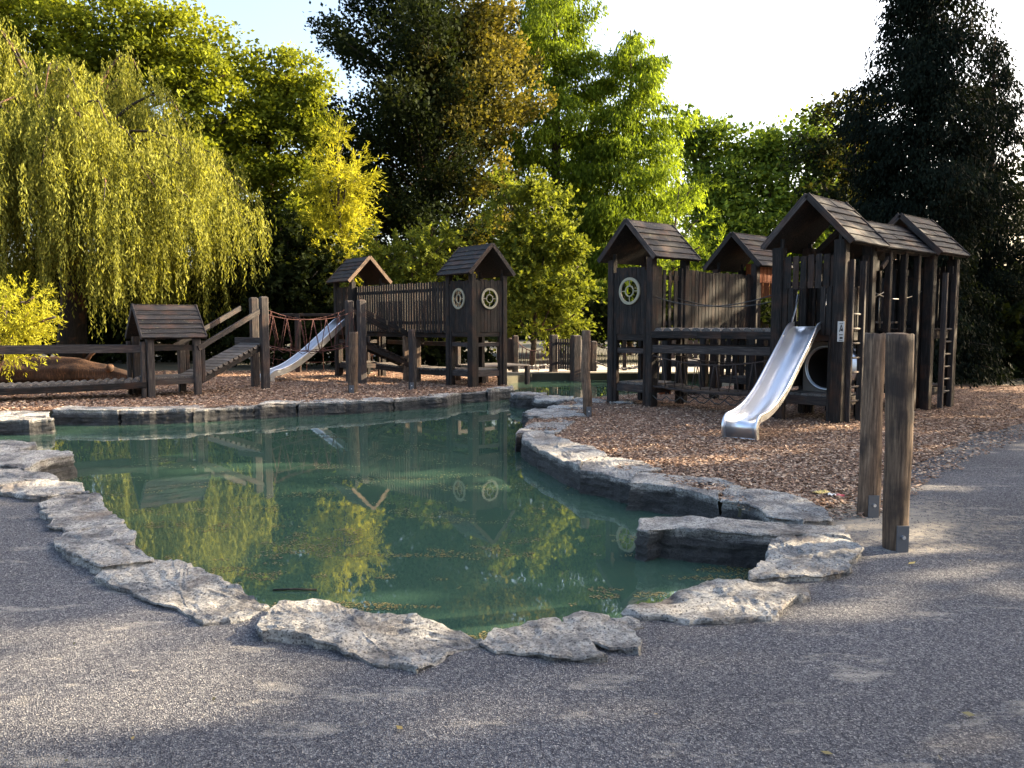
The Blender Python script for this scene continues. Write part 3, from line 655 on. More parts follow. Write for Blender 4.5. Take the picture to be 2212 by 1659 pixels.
# tunnel tube
def tunnel():
    t = thing('tunnel_tube', 'shiny steel crawl tunnel low between the tower and the right tower', 'tunnel', T4o, pa.rotation_euler.z)
    n = 32; V, F = [], []; r0, r1 = .36, .345; x0, x1 = .52, PL+.15; cy, cz = .50, .86
    for i in range(n):
        a = 2*math.pi*i/n
        for x, r in ((x0, r0), (x1, r0), (x1, r1), (x0, r1)): V.append((x, cy+r*math.cos(a), cz+r*math.sin(a)))
    for i in range(n):
        j = (i+1) % n
        for k in range(4): F.append((i*4+k, i*4+(k+1) % 4, j*4+(k+1) % 4, j*4+k))
    link('tube', pymesh('tube', V, F, True), M['steel'], t)
    V, F = [], []
    for i in range(n):
        a = 2*math.pi*i/n
        for x in (x0+.01, x1-.01): V.append((x, cy+.338*math.cos(a), cz+.338*math.sin(a)))
    for i in range(n): j = (i+1) % n; F.append((2*i, 2*j, 2*j+1, 2*i+1))
    F.append(tuple(2*i+1 for i in range(n)))
    link('shade_lining', pymesh('shade_lining', V, F, True), M['tunnel_shade'], t)  # dark inner shell and far cap paint the shade inside the tunnel
    for x in (.50, PL+.12):
        V, F = tube([(x, cy+.365*math.cos(2*math.pi*i/32), cz+.365*math.sin(2*math.pi*i/32)) for i in range(33)], .018, 6, cap=False)
        link('rim', pymesh('rim', V, F, True), M['steel'], t)
    # end panel with a round hole
    V, F = [], []; n = 32; x = .54
    for i in range(n):
        a = 2*math.pi*i/n; c_, s_ = math.cos(a), math.sin(a); k = .43/max(abs(c_), abs(s_))
        V += [(x, cy+.362*c_, cz+.362*s_), (x, cy+k*c_, cz+k*s_), (x+.02, cy+k*c_, cz+k*s_), (x+.02, cy+.362*c_, cz+.362*s_)]
    for i in range(n):
        j = (i+1) % n
        for k in range(4): F.append((i*4+k, j*4+k, j*4+(k+1) % 4, i*4+(k+1) % 4))
    link('end_panel', pymesh('end_panel', V, F), M['plate'], t)
tunnel()
# warning sign on the corner post
sg = thing('warning_sign', 'small white sign with a hand symbol on the tower corner post', 'sign', T4o+Vector((.0, -.135, 0)), R(0))
q = W(1817.5, 716, T4o.y-.15)-sg.location
sgp = thing; sz = q.z
link('sign_plate', pymesh('sign_plate', [(q.x-.052, 0, sz-.16), (q.x+.052, 0, sz-.16), (q.x+.052, 0, sz+.16), (q.x-.052, 0, sz+.16), (q.x-.052, .01, sz-.16), (q.x+.052, .01, sz-.16), (q.x+.052, .01, sz+.16), (q.x-.052, .01, sz+.16)],
    [(0, 1, 2, 3), (5, 4, 7, 6), (0, 4, 5, 1), (1, 5, 6, 2), (2, 6, 7, 3), (3, 7, 4, 0)]), M['white'], sg, loc=(0, 0, 0))
def flat(parent, name, polys, y, m):
    V, F = [], []
    for p in polys:
        o = len(V); V += [(x, y, z) for x, z in p]; F.append(tuple(range(o, o+len(p))))
    link(name, pymesh(name, V, F), m, parent)
cx = q.x
flat(sg, 'hand_symbol', [[(cx-.03, sz+.0), (cx-.018, sz-.01), (cx+.008, sz+.10), (cx-.004, sz+.11)], [(cx-.004, sz+.11), (cx+.008, sz+.10), (cx+.03, sz+.03), (cx+.018, sz+.025)], [(cx-.01, sz+.01), (cx+.03, sz+.0), (cx+.03, sz+.04), (cx-.0, sz+.045)],
    [(cx-.03, sz+.12), (cx+.03, sz+.12), (cx+.03, sz+.128), (cx-.03, sz+.128)], [(cx-.03, sz-.06), (cx+.03, sz-.06), (cx+.03, sz-.045), (cx-.03, sz-.045)], [(cx-.02, sz-.12), (cx+.03, sz-.12), (cx+.03, sz-.085), (cx-.02, sz-.085)], [(cx-.03, sz-.145), (cx+.03, sz-.145), (cx+.03, sz-.135), (cx-.03, sz-.135)]], -.002, M['black'])
# ------------------------------------------------------------------ slides
def slide(label, p_top, p_bot, prof, wdt=.46, side=.15):
    """prof: list of (fraction along, height) of the bed"""
    d = (p_bot-p_top); L = d.length; az = math.atan2(d.y, d.x); t = thing('steel_slide', label, 'slide', Vector((p_top.x, p_top.y, 0)), az, 'stainless steel slides')
    # smooth profile by Catmull sampling
    P = [Vector((f*L, 0, z)) for f, z in prof]; Q = []
    for i in range(len(P)-1):
        a, b, c_, e = P[max(i-1, 0)], P[i], P[i+1], P[min(i+2, len(P)-1)]
        for k in range(6):
            u = k/6; Q.append(.5*((2*b)+(c_-a)*u+(2*a-5*b+4*c_-e)*u*u+(3*b-a-3*c_+e)*u**3))
    Q.append(P[-1]); n = len(Q)
    def sweep(cs, name, closed=True):
        V, F = [], []; k = len(cs)
        for i, p in enumerate(Q):
            tt = (Q[min(i+1, n-1)]-Q[max(i-1, 0)]).normalized(); up = Vector((-tt.z, 0, tt.x))
            fade = 1.0
            for (y, h) in cs: V.append(p+Vector((0, y, 0))+up*h*fade)
        for i in range(n-1):
            for j in range(k if closed else k-1): F.append((i*k+j, i*k+(j+1) % k, (i+1)*k+(j+1) % k, (i+1)*k+j))
        if closed: F += [tuple(range(k)), tuple(range((n-1)*k, n*k))[::-1]]
        return link(name, pymesh(name, V, F, False), M['steel'], t)
    h = wdt/2
    o = sweep([(-h, 0), (h, 0), (h, -.02), (-h, -.02)], 'slide_bed')
    for p in o.data.polygons: p.use_smooth = len(p.vertices) == 4 and abs(p.normal.y) < .3
    for sg_ in (-1, 1):
        sweep([(sg_*h, -.02), (sg_*h, side), (sg_*(h+.012), side), (sg_*(h+.012), -.02)], 'side_wall')
        V, F = [], []
        rr = []
        for i, p in enumerate(Q):
            tt = (Q[min(i+1, n-1)]-Q[max(i-1, 0)]).normalized(); up = Vector((-tt.z, 0, tt.x)); rr.append(p+Vector((0, sg_*(h+.008), 0))+up*(side+.005))
        rr = [rr[2]+Vector((-.24, 0, .46)), rr[2]+Vector((-.13, 0, .22))]+rr[3:]
        link('hand_rail', pymesh('hand_rail', *tube(rr, .018, 8), True), M['steel'], t)
    return t
sdirn = (G(1597, 945)-T4o)
st = off(T4o, -.02, .52, R(43)); sb = G(1598, 953)
slide('large stainless steel slide coming down from the front tower onto wood chips', st, sb+(st-sb).normalized()*.05,
      [(-.02, 1.56), (.08, 1.50), (.2, 1.28), (.4, .92), (.58, .60), (.74, .40), (.87, .31), (.955, .285), (.99, .26), (1.005, .20), (1.003, .13), (.99, .03)], wdt=.45, side=.075)
l_top = off(L1o, -.02, .5); l_bot = Vector((-6.75, 21.35, 0))
slide('pale steel slide on the far bank seen from its side', l_top, l_bot, [(0, 1.62), (.06, 1.58), (.25, 1.20), (.5, .72), (.72, .38), (.88, .22), (.97, .18), (1.0, .12), (1.0, .02)], wdt=.46, side=.14)
# ------------------------------------------------------------------ plank walls and bridges
def wall(label, a, b, z0, z1, wdt, gap, bow=0.0, m=None, name='slatted_wall', cat='slatted wall', rails=(.2, .85), group=None):
    a = Vector((a[0], a[1], 0)); b = Vector((b[0], b[1], 0)); d = b-a; L = d.length; t = thing(name, label, cat, a, math.atan2(d.y, d.x), group)
    n = round(L/(wdt+gap)); s = L/n
    for i in range(n):
        u = (i+.5)/n; y = -bow*4*u*(1-u); j = random.uniform(-.015, .015)
        piece(t, 'slat', (s*(i+.5), y+random.uniform(-.004, .004), z0+random.uniform(-.02, .02)), (s*(i+.5)+random.uniform(-.006, .006), y, z1+j-.05*4*u*(1-u)*bow), wdt*random.uniform(.9, 1.05), .025, m or M['wood'], side=(1, 0, 0))
    for f in rails: piece(t, 'rail', (0, .03, z0+(z1-z0)*f), (L, .03, z0+(z1-z0)*f), .03, .08, M['wood_grey'])
    return t
wa = off(L1o, .08, -.05); wb = off(TLo, -.02, 1.0)
wall('tall slatted bridge wall joining the leftmost tower to the two-window tower', wa, wb, 1.38, 2.70, .085, .028, group=None)
b1 = thing('upper_bridge', 'raised plank bridge behind the far slatted wall between the left towers', 'bridge', wa, math.atan2((wb-wa).y, (wb-wa).x)); BL = (wb-wa).length
for i in range(int(BL/.16)): piece(b1, 'deck_plank', (i*.16+.08, .06, 1.40), (i*.16+.08, .85, 1.40), .14, .06, M['deck'], side=(1, 0, 0), prof='log')
for y in (.12, .8): piece(b1, 'beam', (0, y, 1.30), (BL, y, 1.30), .06, .12, M['wood'])
for i in range(int(BL/.12)): piece(b1, 'slat', (i*.12+.06, .92, 1.4), (i*.12+.06, .92, 2.66), .08, .025, M['wood'], side=(1, 0, 0))
def logdeck(label, a, b, wdt, z0, z1, pitch=.14, sagz=0, m=None, name='plank_bridge', cat='bridge', th=.07, beams=True, group=None):
    a = Vector((a[0], a[1], 0)); b = Vector((b[0], b[1], 0)); d = b-a; L = d.length; t = thing(name, label, cat, a, math.atan2(d.y, d.x), group)
    n = int(L/pitch)
    f = lambda u: z0+(z1-z0)*u-sagz*4*u*(1-u)
    for i in range(n):
        u = (i+.5)/n; piece(t, 'deck_plank', (L*u, 0, f(u)), (L*u, wdt, f(u)+random.uniform(-.006, .006)), pitch*.93, th, m or M['deck'], side=(1, 0, (z1-z0)/L), prof='log')
    if beams:
        for y in (.06, wdt-.06):
            k = 5
            for j in range(k): piece(t, 'beam', (L*j/k, y, f(j/k)-.10), (L*(j+1)/k, y, f((j+1)/k)-.10), .06, .13, M['wood'])
    return t, L
# T2 -> T4 upper bridge, beam handrail, low net bridge
a = off(T2o, -.02, -.08); b = off(T4o, 0.0, 1.1, R(43)); dv = (b-a)
ub, UL = logdeck('raised half-log bridge from the porthole tower to the slide tower', b, a, -.85, 1.5, 1.5, pitch=.19, th=.06)
ub2 = thing('chain_handrail', 'pair of thin dark chains sagging in front of the tall slatted wall', 'chain', b, math.atan2((a-b).y, (a-b).x))
for y in (-.02, -.82): rope(ub2, 'chain', sag((0, y, 2.12), (UL, y, 2.12), .2, 16), .010, M['black_chain'])
hr = thing('beam_handrail', 'thick horizontal beam between the porthole tower and the big slide', 'handrail', b, math.atan2((a-b).y, (a-b).x))
piece(hr, 'beam', (-.05, .0, 1.13), (UL+.05, .0, 1.13), .05, .15, M['wood_grey'])
piece(hr, 'rear_beam', (-.05, -.8, 1.13), (UL+.05, -.8, 1.13), .05, .15, M['wood_grey'])
nb, NL = logdeck('low net-sided step bridge under the raised bridge', b, a, -.8, .40, .43, pitch=.27, sagz=.06, th=.05, m=M['wood_grey'], beams=False, name='net_bridge')
for y in (0, -.8):
    rope(nb, 'hand_rope', sag((0, y, 1.0), (NL, y, 1.0), .14), .012, M['dark_rope']); rope(nb, 'foot_rope', sag((0, y, .42), (NL, y, .42), .06), .012, M['dark_rope'])
    rope(nb, 'lower_chain', [Vector((NL*i/24, y, .24+.05*math.cos(i*2.1)-.05)) for i in range(25)], .012, M['black_chain'])
    for i in range(13):
        u = (i+.5)/13; zt = 1.0-.14*4*u*(1-u); rope(nb, 'net_rope', [(NL*u-.07*(-1)**i, y, zt), (NL*u, y, .40)], .010, M['dark_rope'])
# wall T2 -> T3 and T3 -> T4/T5 rear structures
wall('tall dark slatted wall between the porthole tower and the rear tower', off(T2o, 1.02, 0.02), off(T3o, 0, 0.05), 1.48, 2.66, .105, .008)
piece(T2, 'side_slat', (.35, -.02, 1.5), (.35, -.02, 2.64), .08, .025, M['wood'], side=(1, 0, 0)); piece(T2, 'side_slat', (.52, -.02, 1.5), (.52, -.02, 2.64), .08, .025, M['wood'], side=(1, 0, 0)); piece(T2, 'side_slat', (.7, -.02, 1.5), (.7, -.02, 2.64), .11, .025, M['wood'], side=(1, 0, 0))
piece(T2, 'side_slat', (.22, -.02, 1.5), (.22, -.02, 2.7), .11, .025, M['wood'], side=(1, 0, 0))
for z in (2.5, 1.62): piece(T2, 'rail', (.1, .02, z), (.95, .02, z), .03, .09, M['wood_grey'])
wall('rear slatted wall between the orange-boarded tower and the rightmost tower', off(T3o, 1.0, 0), off(T5o, 1.0, 1.1), 1.4, 2.55, .11, .03)
wall('low boarded wall under the rear tower behind the net bridge', off(T3o, -.1, 1.0), off(T3o, 1.0, -2.2), .45, 1.3, .12, .03)
# extra standing posts under the rear tower area
def sqpost(label, p, h, w_=.15, m=None, rz=0, group='square timber posts of the play structures', z0=-.1):
    t = thing('timber_post', label, 'post', (p[0], p[1], 0), rz, group)
    piece(t, 'shaft', (0, 0, z0), (0, 0, h), w_, w_, m or M['wood_grey'], side=(1, 0, 0))
    V = [(-w_/2*.98, -w_/2*.98, h), (w_/2*.98, -w_/2*.98, h), (w_/2*.98, w_/2*.98, h), (-w_/2*.98, w_/2*.98, h), (-.3*w_, -.3*w_, h+.03), (.3*w_, -.3*w_, h+.03), (.3*w_, .3*w_, h+.03), (-.3*w_, .3*w_, h+.03)]
    link('chamfered_top', pymesh('chamfered_top', V, [(4, 5, 6, 7), (0, 1, 5, 4), (1, 2, 6, 5), (2, 3, 7, 6), (3, 0, 4, 7)]), m or M['wood_grey'], t)
    return t
for k, (x, y, h, l) in enumerate([(3.5, 17.4, 1.4, 'behind the net bridge near the porthole tower'), (4.3, 16.3, 1.45, 'behind the middle of the beam handrail'), (4.6, 18.4, 1.3, 'in the gloom left of the rear tower'), (5.0, 15.4, 1.45, 'just left of the slide, in deep shade'), (6.6, 15.2, 1.4, 'behind the tunnel mouth')]):
    sqpost('dark square post '+l, (x, y), h, .17, M['wood'], RZ)
# ------------------------------------------------------------------ left play equipment
SHo = G(325, 861)+Vector((0, .05, 0)); SR = R(40)
sh = thing('shelter', 'little roofed play shelter with a slatted roof on the left bank', 'play shelter', SHo, SR)
for (x, y) in ((0, 0), (.98, 0), (-.03, 1.0), (.95, 1.0)):
    piece(sh, 'post', (x, y, -.1), (x, y, 1.32), .15, .15, M['wood_grey'], side=(1, 0, 0))
    piece(sh, 'corner_board', (x-.14 if x < .5 else x+.13, y+.02, -.1 if x < .5 else .3), (x-.14 if x < .5 else x+.13, y+.02, 1.22), .08, .12, M['wood_grey'], side=(1, 0, 0))
deck(sh, .0, .95, .05, .95, .43, M['deck'], along='y')
for y in (0.0, 1.0): piece(sh, 'deck_beam', (.0, y, .345), (.98, y, .345), .05, .13, M['wood_grey']); piece(sh, 'rail', (.0, y, 1.08), (.98, y, 1.08), .04, .12, M['wood'])
roof(sh, (.48, .5), (1, 0, 0), 1.32, .64, 1.30, 2.0, rows=7, m=M['roof'])
lb_a = off(SHo, -.08, .02, SR); lb_b = Vector((-14.2, 13.9, 0))
lbr, _ = logdeck('low half-log bridge running off the left edge from the shelter', lb_a, lb_b, -.95, .40, .40, pitch=.15, sagz=.07, th=.06)
lhr = thing('long_handrail', 'long horizontal handrail beam running off the left edge', 'handrail', lb_a, math.atan2((lb_b-lb_a).y, (lb_b-lb_a).x))
piece(lhr, 'beam', (-.1, .0, 1.07), ((lb_b-lb_a).length, .0, 1.07), .05, .16, M['wood_grey']); piece(lhr, 'rear_beam', (-.1, -.95, 1.07), ((lb_b-lb_a).length, -.95, 1.07), .05, .16, M['wood_grey'])
for k, u in enumerate((6.3,)):
    for y in (0, -.95): piece(lhr, 'post', (u, y, -.1), (u, y, 1.2), .14, .14, M['wood_grey'])
A2 = G(574, 841); A1 = G(551, 838); A1 = A2+(Vector((-.35, .72, 0)))
A1 = W(549, 700, A2.y+.62); A1.z = 0
for p, l in ((A1, 'left one of the first pair beside the ramp'), (A2, 'right one of the first pair beside the ramp')): sqpost('tall square post, '+l, p, 2.24, .19, rz=R(35))
B2 = G(783, 829); B1 = W(755, 700, B2.y+.7); B1.z = 0
for p, l in ((B1, 'left one of the pair ending the rope bridge'), (B2, 'right one of the pair ending the rope bridge')): sqpost('tall square post, '+l, p, 2.22, .20, rz=R(35))
# ramp up to A
ra0 = off(SHo, 1.08, .0, SR); rb0 = A2+Vector((-.05, .02, 0))
rp, rL = logdeck('short half-log ramp climbing from the shelter to the first tall posts', ra0, rb0, .72, .42, 1.12, pitch=.15, th=.07, name='log_ramp', cat='ramp')
for y in (-.04, .80): piece(rp, 'handrail', (-.12, y, 1.06), (rL+.08, y, 2.0), .05, .12, M['wood_grey'])
piece(rp, 'cross_beam', (rL-.02, -.14, 1.18), (rL-.02, .9, 1.18), .06, .18, M['wood_grey'])
# ramp down from B
D1 = G(877, 824); D2 = G(903, 825)
rq0 = B2+Vector((.12, .1, 0)); rq1 = D2+Vector((.05, .25, 0))
rd, rdL = logdeck('dark half-log ramp going down to the right behind the leaning round posts', rq0, rq1, .72, 1.12, .42, pitch=.15, th=.06, m=M['wood'], name='log_ramp', cat='ramp')
for y in (-.04, .76): piece(rd, 'handrail', (-.1, y, 1.95), (rdL+.08, y, 1.1), .05, .13, M['wood'])
piece(rd, 'cross_beam', (.0, -.14, 1.18), (.0, .9, 1.18), .06, .18, M['wood_grey'])
for p, l in ((D1, 'left one of the orange pair at the dark ramp foot'), (D2, 'right one of the orange pair at the dark ramp foot')): sqpost('short square post, '+l, p, 1.25, .14, m=M['log'], rz=R(30))
# low walk between L1 and two-window tower
a = off(L1o, .5, 0.1); b = off(TLo, 0, .9)
logdeck('low half-log bridge between the leftmost tower and the two-window tower', a+Vector((.3, -.3, 0)), b, .7, .42, .42, pitch=.15, th=.06, sagz=.04)
hr2 = thing('low_handrail', 'grey low rail beam in the shade left of the two-window tower', 'handrail', a, math.atan2((b-a).y, (b-a).x)); piece(hr2, 'beam', (0, .75, 1.05), ((b-a).length, .75, 1.05), .05, .12, M['wood_grey'])
dk = thing('low_platform', 'low pale platform behind the two-window tower', 'platform', off(TLo, 1.1, .9), RZ); deck(dk, 0, 1.6, 0, 1.4, .45, M['deck'])
for x in (0, 1.5):
    for y in (0.05, 1.3): piece(dk, 'leg', (x+.05, y, -.1), (x+.05, y, 1.1 if y > 1 else .42), .12, .12, M['wood_grey'])
piece(dk, 'rail', (0, 1.33, 1.02), (1.6, 1.33, 1.02), .05, .1, M['wood_grey'])
# rope bridge A-B
def ropebridge(label, a, b, wdt, zt, zb, st_, sb_, m, n=8, planks=False, group=None, r=.010):
    a = Vector((a[0], a[1], 0)); b = Vector((b[0], b[1], 0)); d = b-a; L = d.length; t = thing('rope_bridge', label, 'rope bridge', a, math.atan2(d.y, d.x), group)
    for y in (0, wdt):
        rope(t, 'hand_rope', sag((0, y, zt), (L, y, zt), st_, 14), r, m); rope(t, 'foot_rope', sag((0, y, zb), (L, y, zb), sb_, 14), r, m)
        for i in range(n):
            u = (i+.5)/n; z1 = zt-st_*4*u*(1-u); 
            for s_ in (-.5, .5):
                v = min(max(u+s_/n*.9, 0), 1); z0 = zb-sb_*4*v*(1-v); rope(t, 'side_rope', [(L*u, y, z1), (L*v, y, z0)], r*.75, m, 4)
    k = int(L/.12) if planks else int(L/.24)
    for i in range(k):
        u = (i+.5)/k; z = zb-sb_*4*u*(1-u)
        if planks: piece(t, 'tread', (L*u, 0, z), (L*u, wdt, z), .085, .03, M['deck'], side=(1, 0, 0))
        else: rope(t, 'cross_rope', [(L*u, 0, z), (L*u, wdt/2, z-.08), (L*u, wdt, z)], r*.8, m, 4)
    return t
ropebridge('reddish rope bridge sagging between the two pairs of tall posts', A2+Vector((0, 0, 0)), B2+Vector((-.1, 0, 0)), .68, 1.98, 1.10, .27, .20, M['rope'], n=7)
# climbing net frame behind the far slide
n1 = G(645, 805)
cf = thing('climbing_net', 'climbing net frame of thin ropes behind the far slide', 'climbing frame', n1, R(5))
piece(cf, 'post', (0, 0, -.1), (0, 0, 1.95), .17, .17, M['wood']); piece(cf, 'top_beam', (-.6, 0, 1.90), (4.2, 0, 1.90), .10, .10, M['wood'])
for i in range(7): rope(cf, 'net_rope', [(-.9+i*.55, 0, 1.86), (-.7+i*.5, -.1, 1.1), (-.8+i*.55, -.2, .1)], .012, M['rope'], 4)
for z in (.4, .8): rope(cf, 'cross_rope', sag((-.9, -.15, z+.1), (2.5, -.15, z+.2), .2), .011, M['rope'], 4)
# round posts
def roundpost(label, p0, p1, r0, r1, m, bracket=True, name='round_post', n=18, crooked=.02, seed=0, ringz=None):
    p0 = Vector(p0); p1 = Vector(p1); t = thing(name, label, 'post', (p0.x, p0.y, 0), 0, 'free-standing round timber posts')
    H = p1.z; k = 26; V, F = [], []
    for i in range(k):
        u = i/(k-1); z = -.02+(H+.02)*u; c = (p1-p0)*u; c.z = 0; q = nvec(Vector((seed, z*1.1, 0)))*crooked*math.sin(math.pi*min(u*1.2, 1)); c += Vector((q.x, q.y, 0))
        for j in range(n):
            a = 2*math.pi*j/n; rr = (r0+(r1-r0)*u)*(1+.06*noise.noise(Vector((math.cos(a)*1.4+seed, math.sin(a)*1.4, z*.9)))+.03*noise.noise(Vector((math.cos(a)*6+seed, math.sin(a)*6, z*.8))))
            if j % 5 == seed % 5 and .05 < u < .97: rr *= .90+.03*math.sin(z*9)      # drying split
            if ringz and abs(z-ringz) < .02: rr *= 1.04
            V.append(Vector((c.x+rr*math.cos(a), c.y+rr*math.sin(a), z+(.02*noise.noise(Vector((math.cos(a)*2, math.sin(a)*2, seed))) if i == k-1 else 0))))
    for i in range(k-1):
        for j in range(n): F.append((i*n+j, i*n+(j+1) % n, (i+1)*n+(j+1) % n, (i+1)*n+j))
    F.append(tuple(range((k-1)*n, k*n)))
    link('shaft', pymesh('shaft', V, F, True), m, t)
    if bracket:
        piece(t, 'steel_bracket', (0, -r0-.012, -.02), (0, -r0-.012, .19), r0*1.0, .012, M['bracket'], side=(1, 0, 0))
        vs, fs = tube([(0, -r0-.016, .11), (0, -r0-.034, .11)], .014, 6); link('bolt', pymesh('bolt', vs, fs), M['steel'], t)
    return t
p = G(1946, 1192); p.y += .08; tp = W(1947, 727, p.y); roundpost('nearest thick round post with a pale ring and steel foot bracket', p, (tp.x-.01, p.y, 1.53), .085, .092, M['log'], seed=1, ringz=.98, n=20)
p = G(1884, 1118); p.y += .08; tp = W(1891, 733, p.y); roundpost('thick round post just behind and left of the nearest one', p, (tp.x, p.y, 1.52), .088, .082, M['log'], seed=2, n=20)
p = G(1271, 901); tp = W(1266, 715, p.y); roundpost('lone crooked pale post at the pond waist with a foot bracket', p, (tp.x, p.y, 1.49), .085, .075, M['log'], seed=3, crooked=.10)
p = G(762, 849); tp = W(764, 716, p.y); roundpost('leaning cracked round post in front of the rope bridge end', p, (tp.x, p.y, 1.42), .115, .10, M['log'], seed=4, crooked=.09)
p = G(891, 842); tp = W(889, 712, p.y); roundpost('straight round post standing right of the leaning cracked one', p, (tp.x, p.y, 1.47), .10, .085, M['wood_grey'], seed=6, crooked=.03)
# middle distance: palisade in the water, rope bridges
q0 = G(1196, 812); Y0 = 25.6
def PW(px, Y): p = W(px, 700, Y); p.z = 0; return p
for px, Y, h, l, w_ in ((1196, 25.6, 1.22, 'left grey corner post of the small palisade in the back channel', .30), (1244, 24.6, 1.22, 'thick middle post of the small palisade', .36), (1282, 26, 1.0, 'grey post just right of the palisade', .25),
                     (1113, 25.5, 1.20, 'left post holding the distant red rope bridge', .22), (1103, 26.3, 1.1, 'far post behind the distant red rope bridge', .18), (1418, 24.5, 1.15, 'post under the porthole tower holding the plank rope bridge', .2), (1402, 25.5, 1.15, 'far post under the porthole tower holding the plank rope bridge', .2)):
    sqpost(l, PW(px, Y), h, w_*.8, rz=R(20), z0=-.5)
wall('small grey palisade fence standing in the back channel', PW(1200, 25.5), PW(1240, 24.7), .12, 1.12, .085, .03, name='palisade', cat='fence', m=M['wood_grey'])
wall('short palisade fence right of the thick channel post', PW(1249, 24.7), PW(1262, 25.6), .12, 1.1, .085, .03, name='palisade', cat='fence', m=M['wood_grey'])
wall('short distant palisade fence left of the red rope bridge', PW(1096, 26), PW(1110, 25.2), .1, 1.1, .08, .03, name='palisade', cat='fence', m=M['wood_grey'])
ropebridge('distant red rope bridge between the two-window tower and the palisade', PW(1116, 25.4), PW(1193, 25.4), .7, 1.05, .3, .35, .2, M['rope'], n=9)
ropebridge('distant plank rope bridge behind the lone crooked post', PW(1290, 24.2), PW(1415, 24.2), .8, 1.0, .4, .28, .22, M['dark_rope'], n=9, planks=True)
ft = thing('timber_trestle', 'dark open timber trestle seen under the porthole tower window', 'trestle', PW(1350, 26.5), 0)
for x in (0, 1.0): piece(ft, 'post', (x, 0, -.1), (x, 0, 1.15), .13, .13, M['wood'])
piece(ft, 'beam', (-.1, 0, 1.1), (1.15, 0, 1.1), .1, .09, M['wood'])
wall('long grey board fence beyond the net bridge on the far lawn', PW(1425, 29), PW(1680, 29), .0, 1.0, .16, .05, name='board_fence', cat='fence', m=M['wood_grey'])
fd = thing('far_deck', 'sunlit low pale deck beyond the net bridge', 'platform', PW(1440, 23.8), 0); deck(fd, 0, 2.6, 0, 1.6, .45, M['deck'])
piece(fd, 'side_beam', (0, -.03, .36), (2.6, -.03, .36), .05, .14, M['wood_grey'])
br = thing('orange_block', 'short orange red beam end lying under the net bridge', 'beam', G(1425, 853), R(10)); piece(br, 'beam', (0, 0, .08), (.24, 0, .08), .12, .16, M['red_wood'])
br = thing('brown_beam', 'brown beam end lying to the right of the orange one under the net bridge', 'beam', G(1465, 854), R(5)); piece(br, 'beam', (0, 0, .06), (.5, 0, .06), .12, .13, M['wood_grey'])
# fallen log on the left
def fallen():
    t = thing('fallen_log', 'big orange-brown fallen tree log lying behind the low left bridge', 'log', PW(85, 20.5), 0)
    pts = [(-3.5, 0, .30), (-2, 0, .33), (-.5, .0, .36), (.5, 0, .36), (1.2, -.05, .34), (1.8, -.1, .26), (2.3, -.15, .2), (2.55, -.2, .16)]
    rr = [.36, .38, .37, .38, .33, .27, .2, .13]; V, F = [], []; n = 44
    P = []
    for i in range(len(pts)-1):
        for k in range(5): u = k/5; P.append((Vector(pts[i]).lerp(Vector(pts[i+1]), u), rr[i]+(rr[i+1]-rr[i])*u))
    for (p, r) in P:
        for j in range(n):
            a = 2*math.pi*j/n; q = r*(1+.05*math.sin(a*7+p.x)+.05*noise.noise(Vector((p.x*1.5, math.cos(a)*11, math.sin(a)*11)))+.22*noise.noise(Vector((p.x*1.1, math.cos(a)*1.2, math.sin(a)*1.2)))+.06*noise.noise(Vector((p.x*4, math.cos(a)*4, math.sin(a)*4)))); V.append((p.x, p.y+q*math.cos(a), p.z+q*math.sin(a)))
    k = len(P)
    for i in range(k-1):
        for j in range(n): F.append((i*n+j, i*n+(j+1) % n, (i+1)*n+(j+1) % n, (i+1)*n+j))
    F += [tuple(range(n)), tuple(range((k-1)*n, k*n))]
    link('trunk', pymesh('trunk', V, F, True), M['old_log'], t)
    vs, fs = tube([(1.9, -.2, .35), (2.05, -.4, .48)], .11, 12, .09); link('knot_stub', pymesh('knot_stub', vs, fs, True), M['old_log'], t)
    vs, fs = tube([(1.1, .05, .5), (1.35, -.05, .78), (1.5, -.1, .85)], .07, 8, .03); link('branch_stub', pymesh('branch_stub', vs, fs, True), M['old_log'], t)
fallen()
t = thing('cut_stump', 'small pale cut branch stump seen through the shelter', 'stump', PW(352, 20.5), 0)
vs, fs = tube([(0, 0, 0), (.03, 0, .2), (.1, 0, .34)], .13, 10, .09); link('stump', pymesh('stump', vs, fs, True), M['log'], t)
# litter, fallen leaf, floating stick
def crumple(name, label, p, sx, sy, mats_, seed, rz):
    t = thing(name, label, 'litter', (p[0], p[1], .02), rz, 'litter at the edge of the wood chips')
    for k, m in enumerate(mats_):
        V, F = [], []; nx, ny = 7, 4; x0 = -sx/2+sx*k/len(mats_); wx = sx/len(mats_)
        for i in range(nx):
            for j in range(ny):
                x = x0+wx*i/(nx-1); y = -sy/2+sy*j/(ny-1); V.append((x, y, .012+.03*abs(noise.noise(Vector((x*28+seed, y*28, seed))))+.012*math.sin(j/(ny-1)*math.pi)))
        for i in range(nx-1):
            for j in range(ny-1): F.append((i*ny+j, (i+1)*ny+j, (i+1)*ny+j+1, i*ny+j+1))
        link('wrapper_piece', pymesh('wrapper_piece', V, F), m, t)
crumple('snack_wrapper', 'crumpled yellow snack wrapper on the edge of the wood chips', G(1771, 1072), .17, .09, [M['wrap_y'], M['wrap_y']], 3, .5)
crumple('candy_wrapper', 'small white and red wrapper lying right of the yellow one', G(1806, 1078), .14, .06, [M['wrap_w'], M['wrap_r']], 9, -.4)
lf = leaf_mesh('fallen_leaf', np.array([[0, 0, .012]]), np.array([[1., .3, .2]]), np.array([[.2, .2, 1.]]), .06, .045, np.array([1.0]))
tag(link('fallen_leaf', lf, M['wrap_y'], loc=G(1962, 1222)), 'single orange fallen leaf on the gravel below the nearest post', 'leaf')
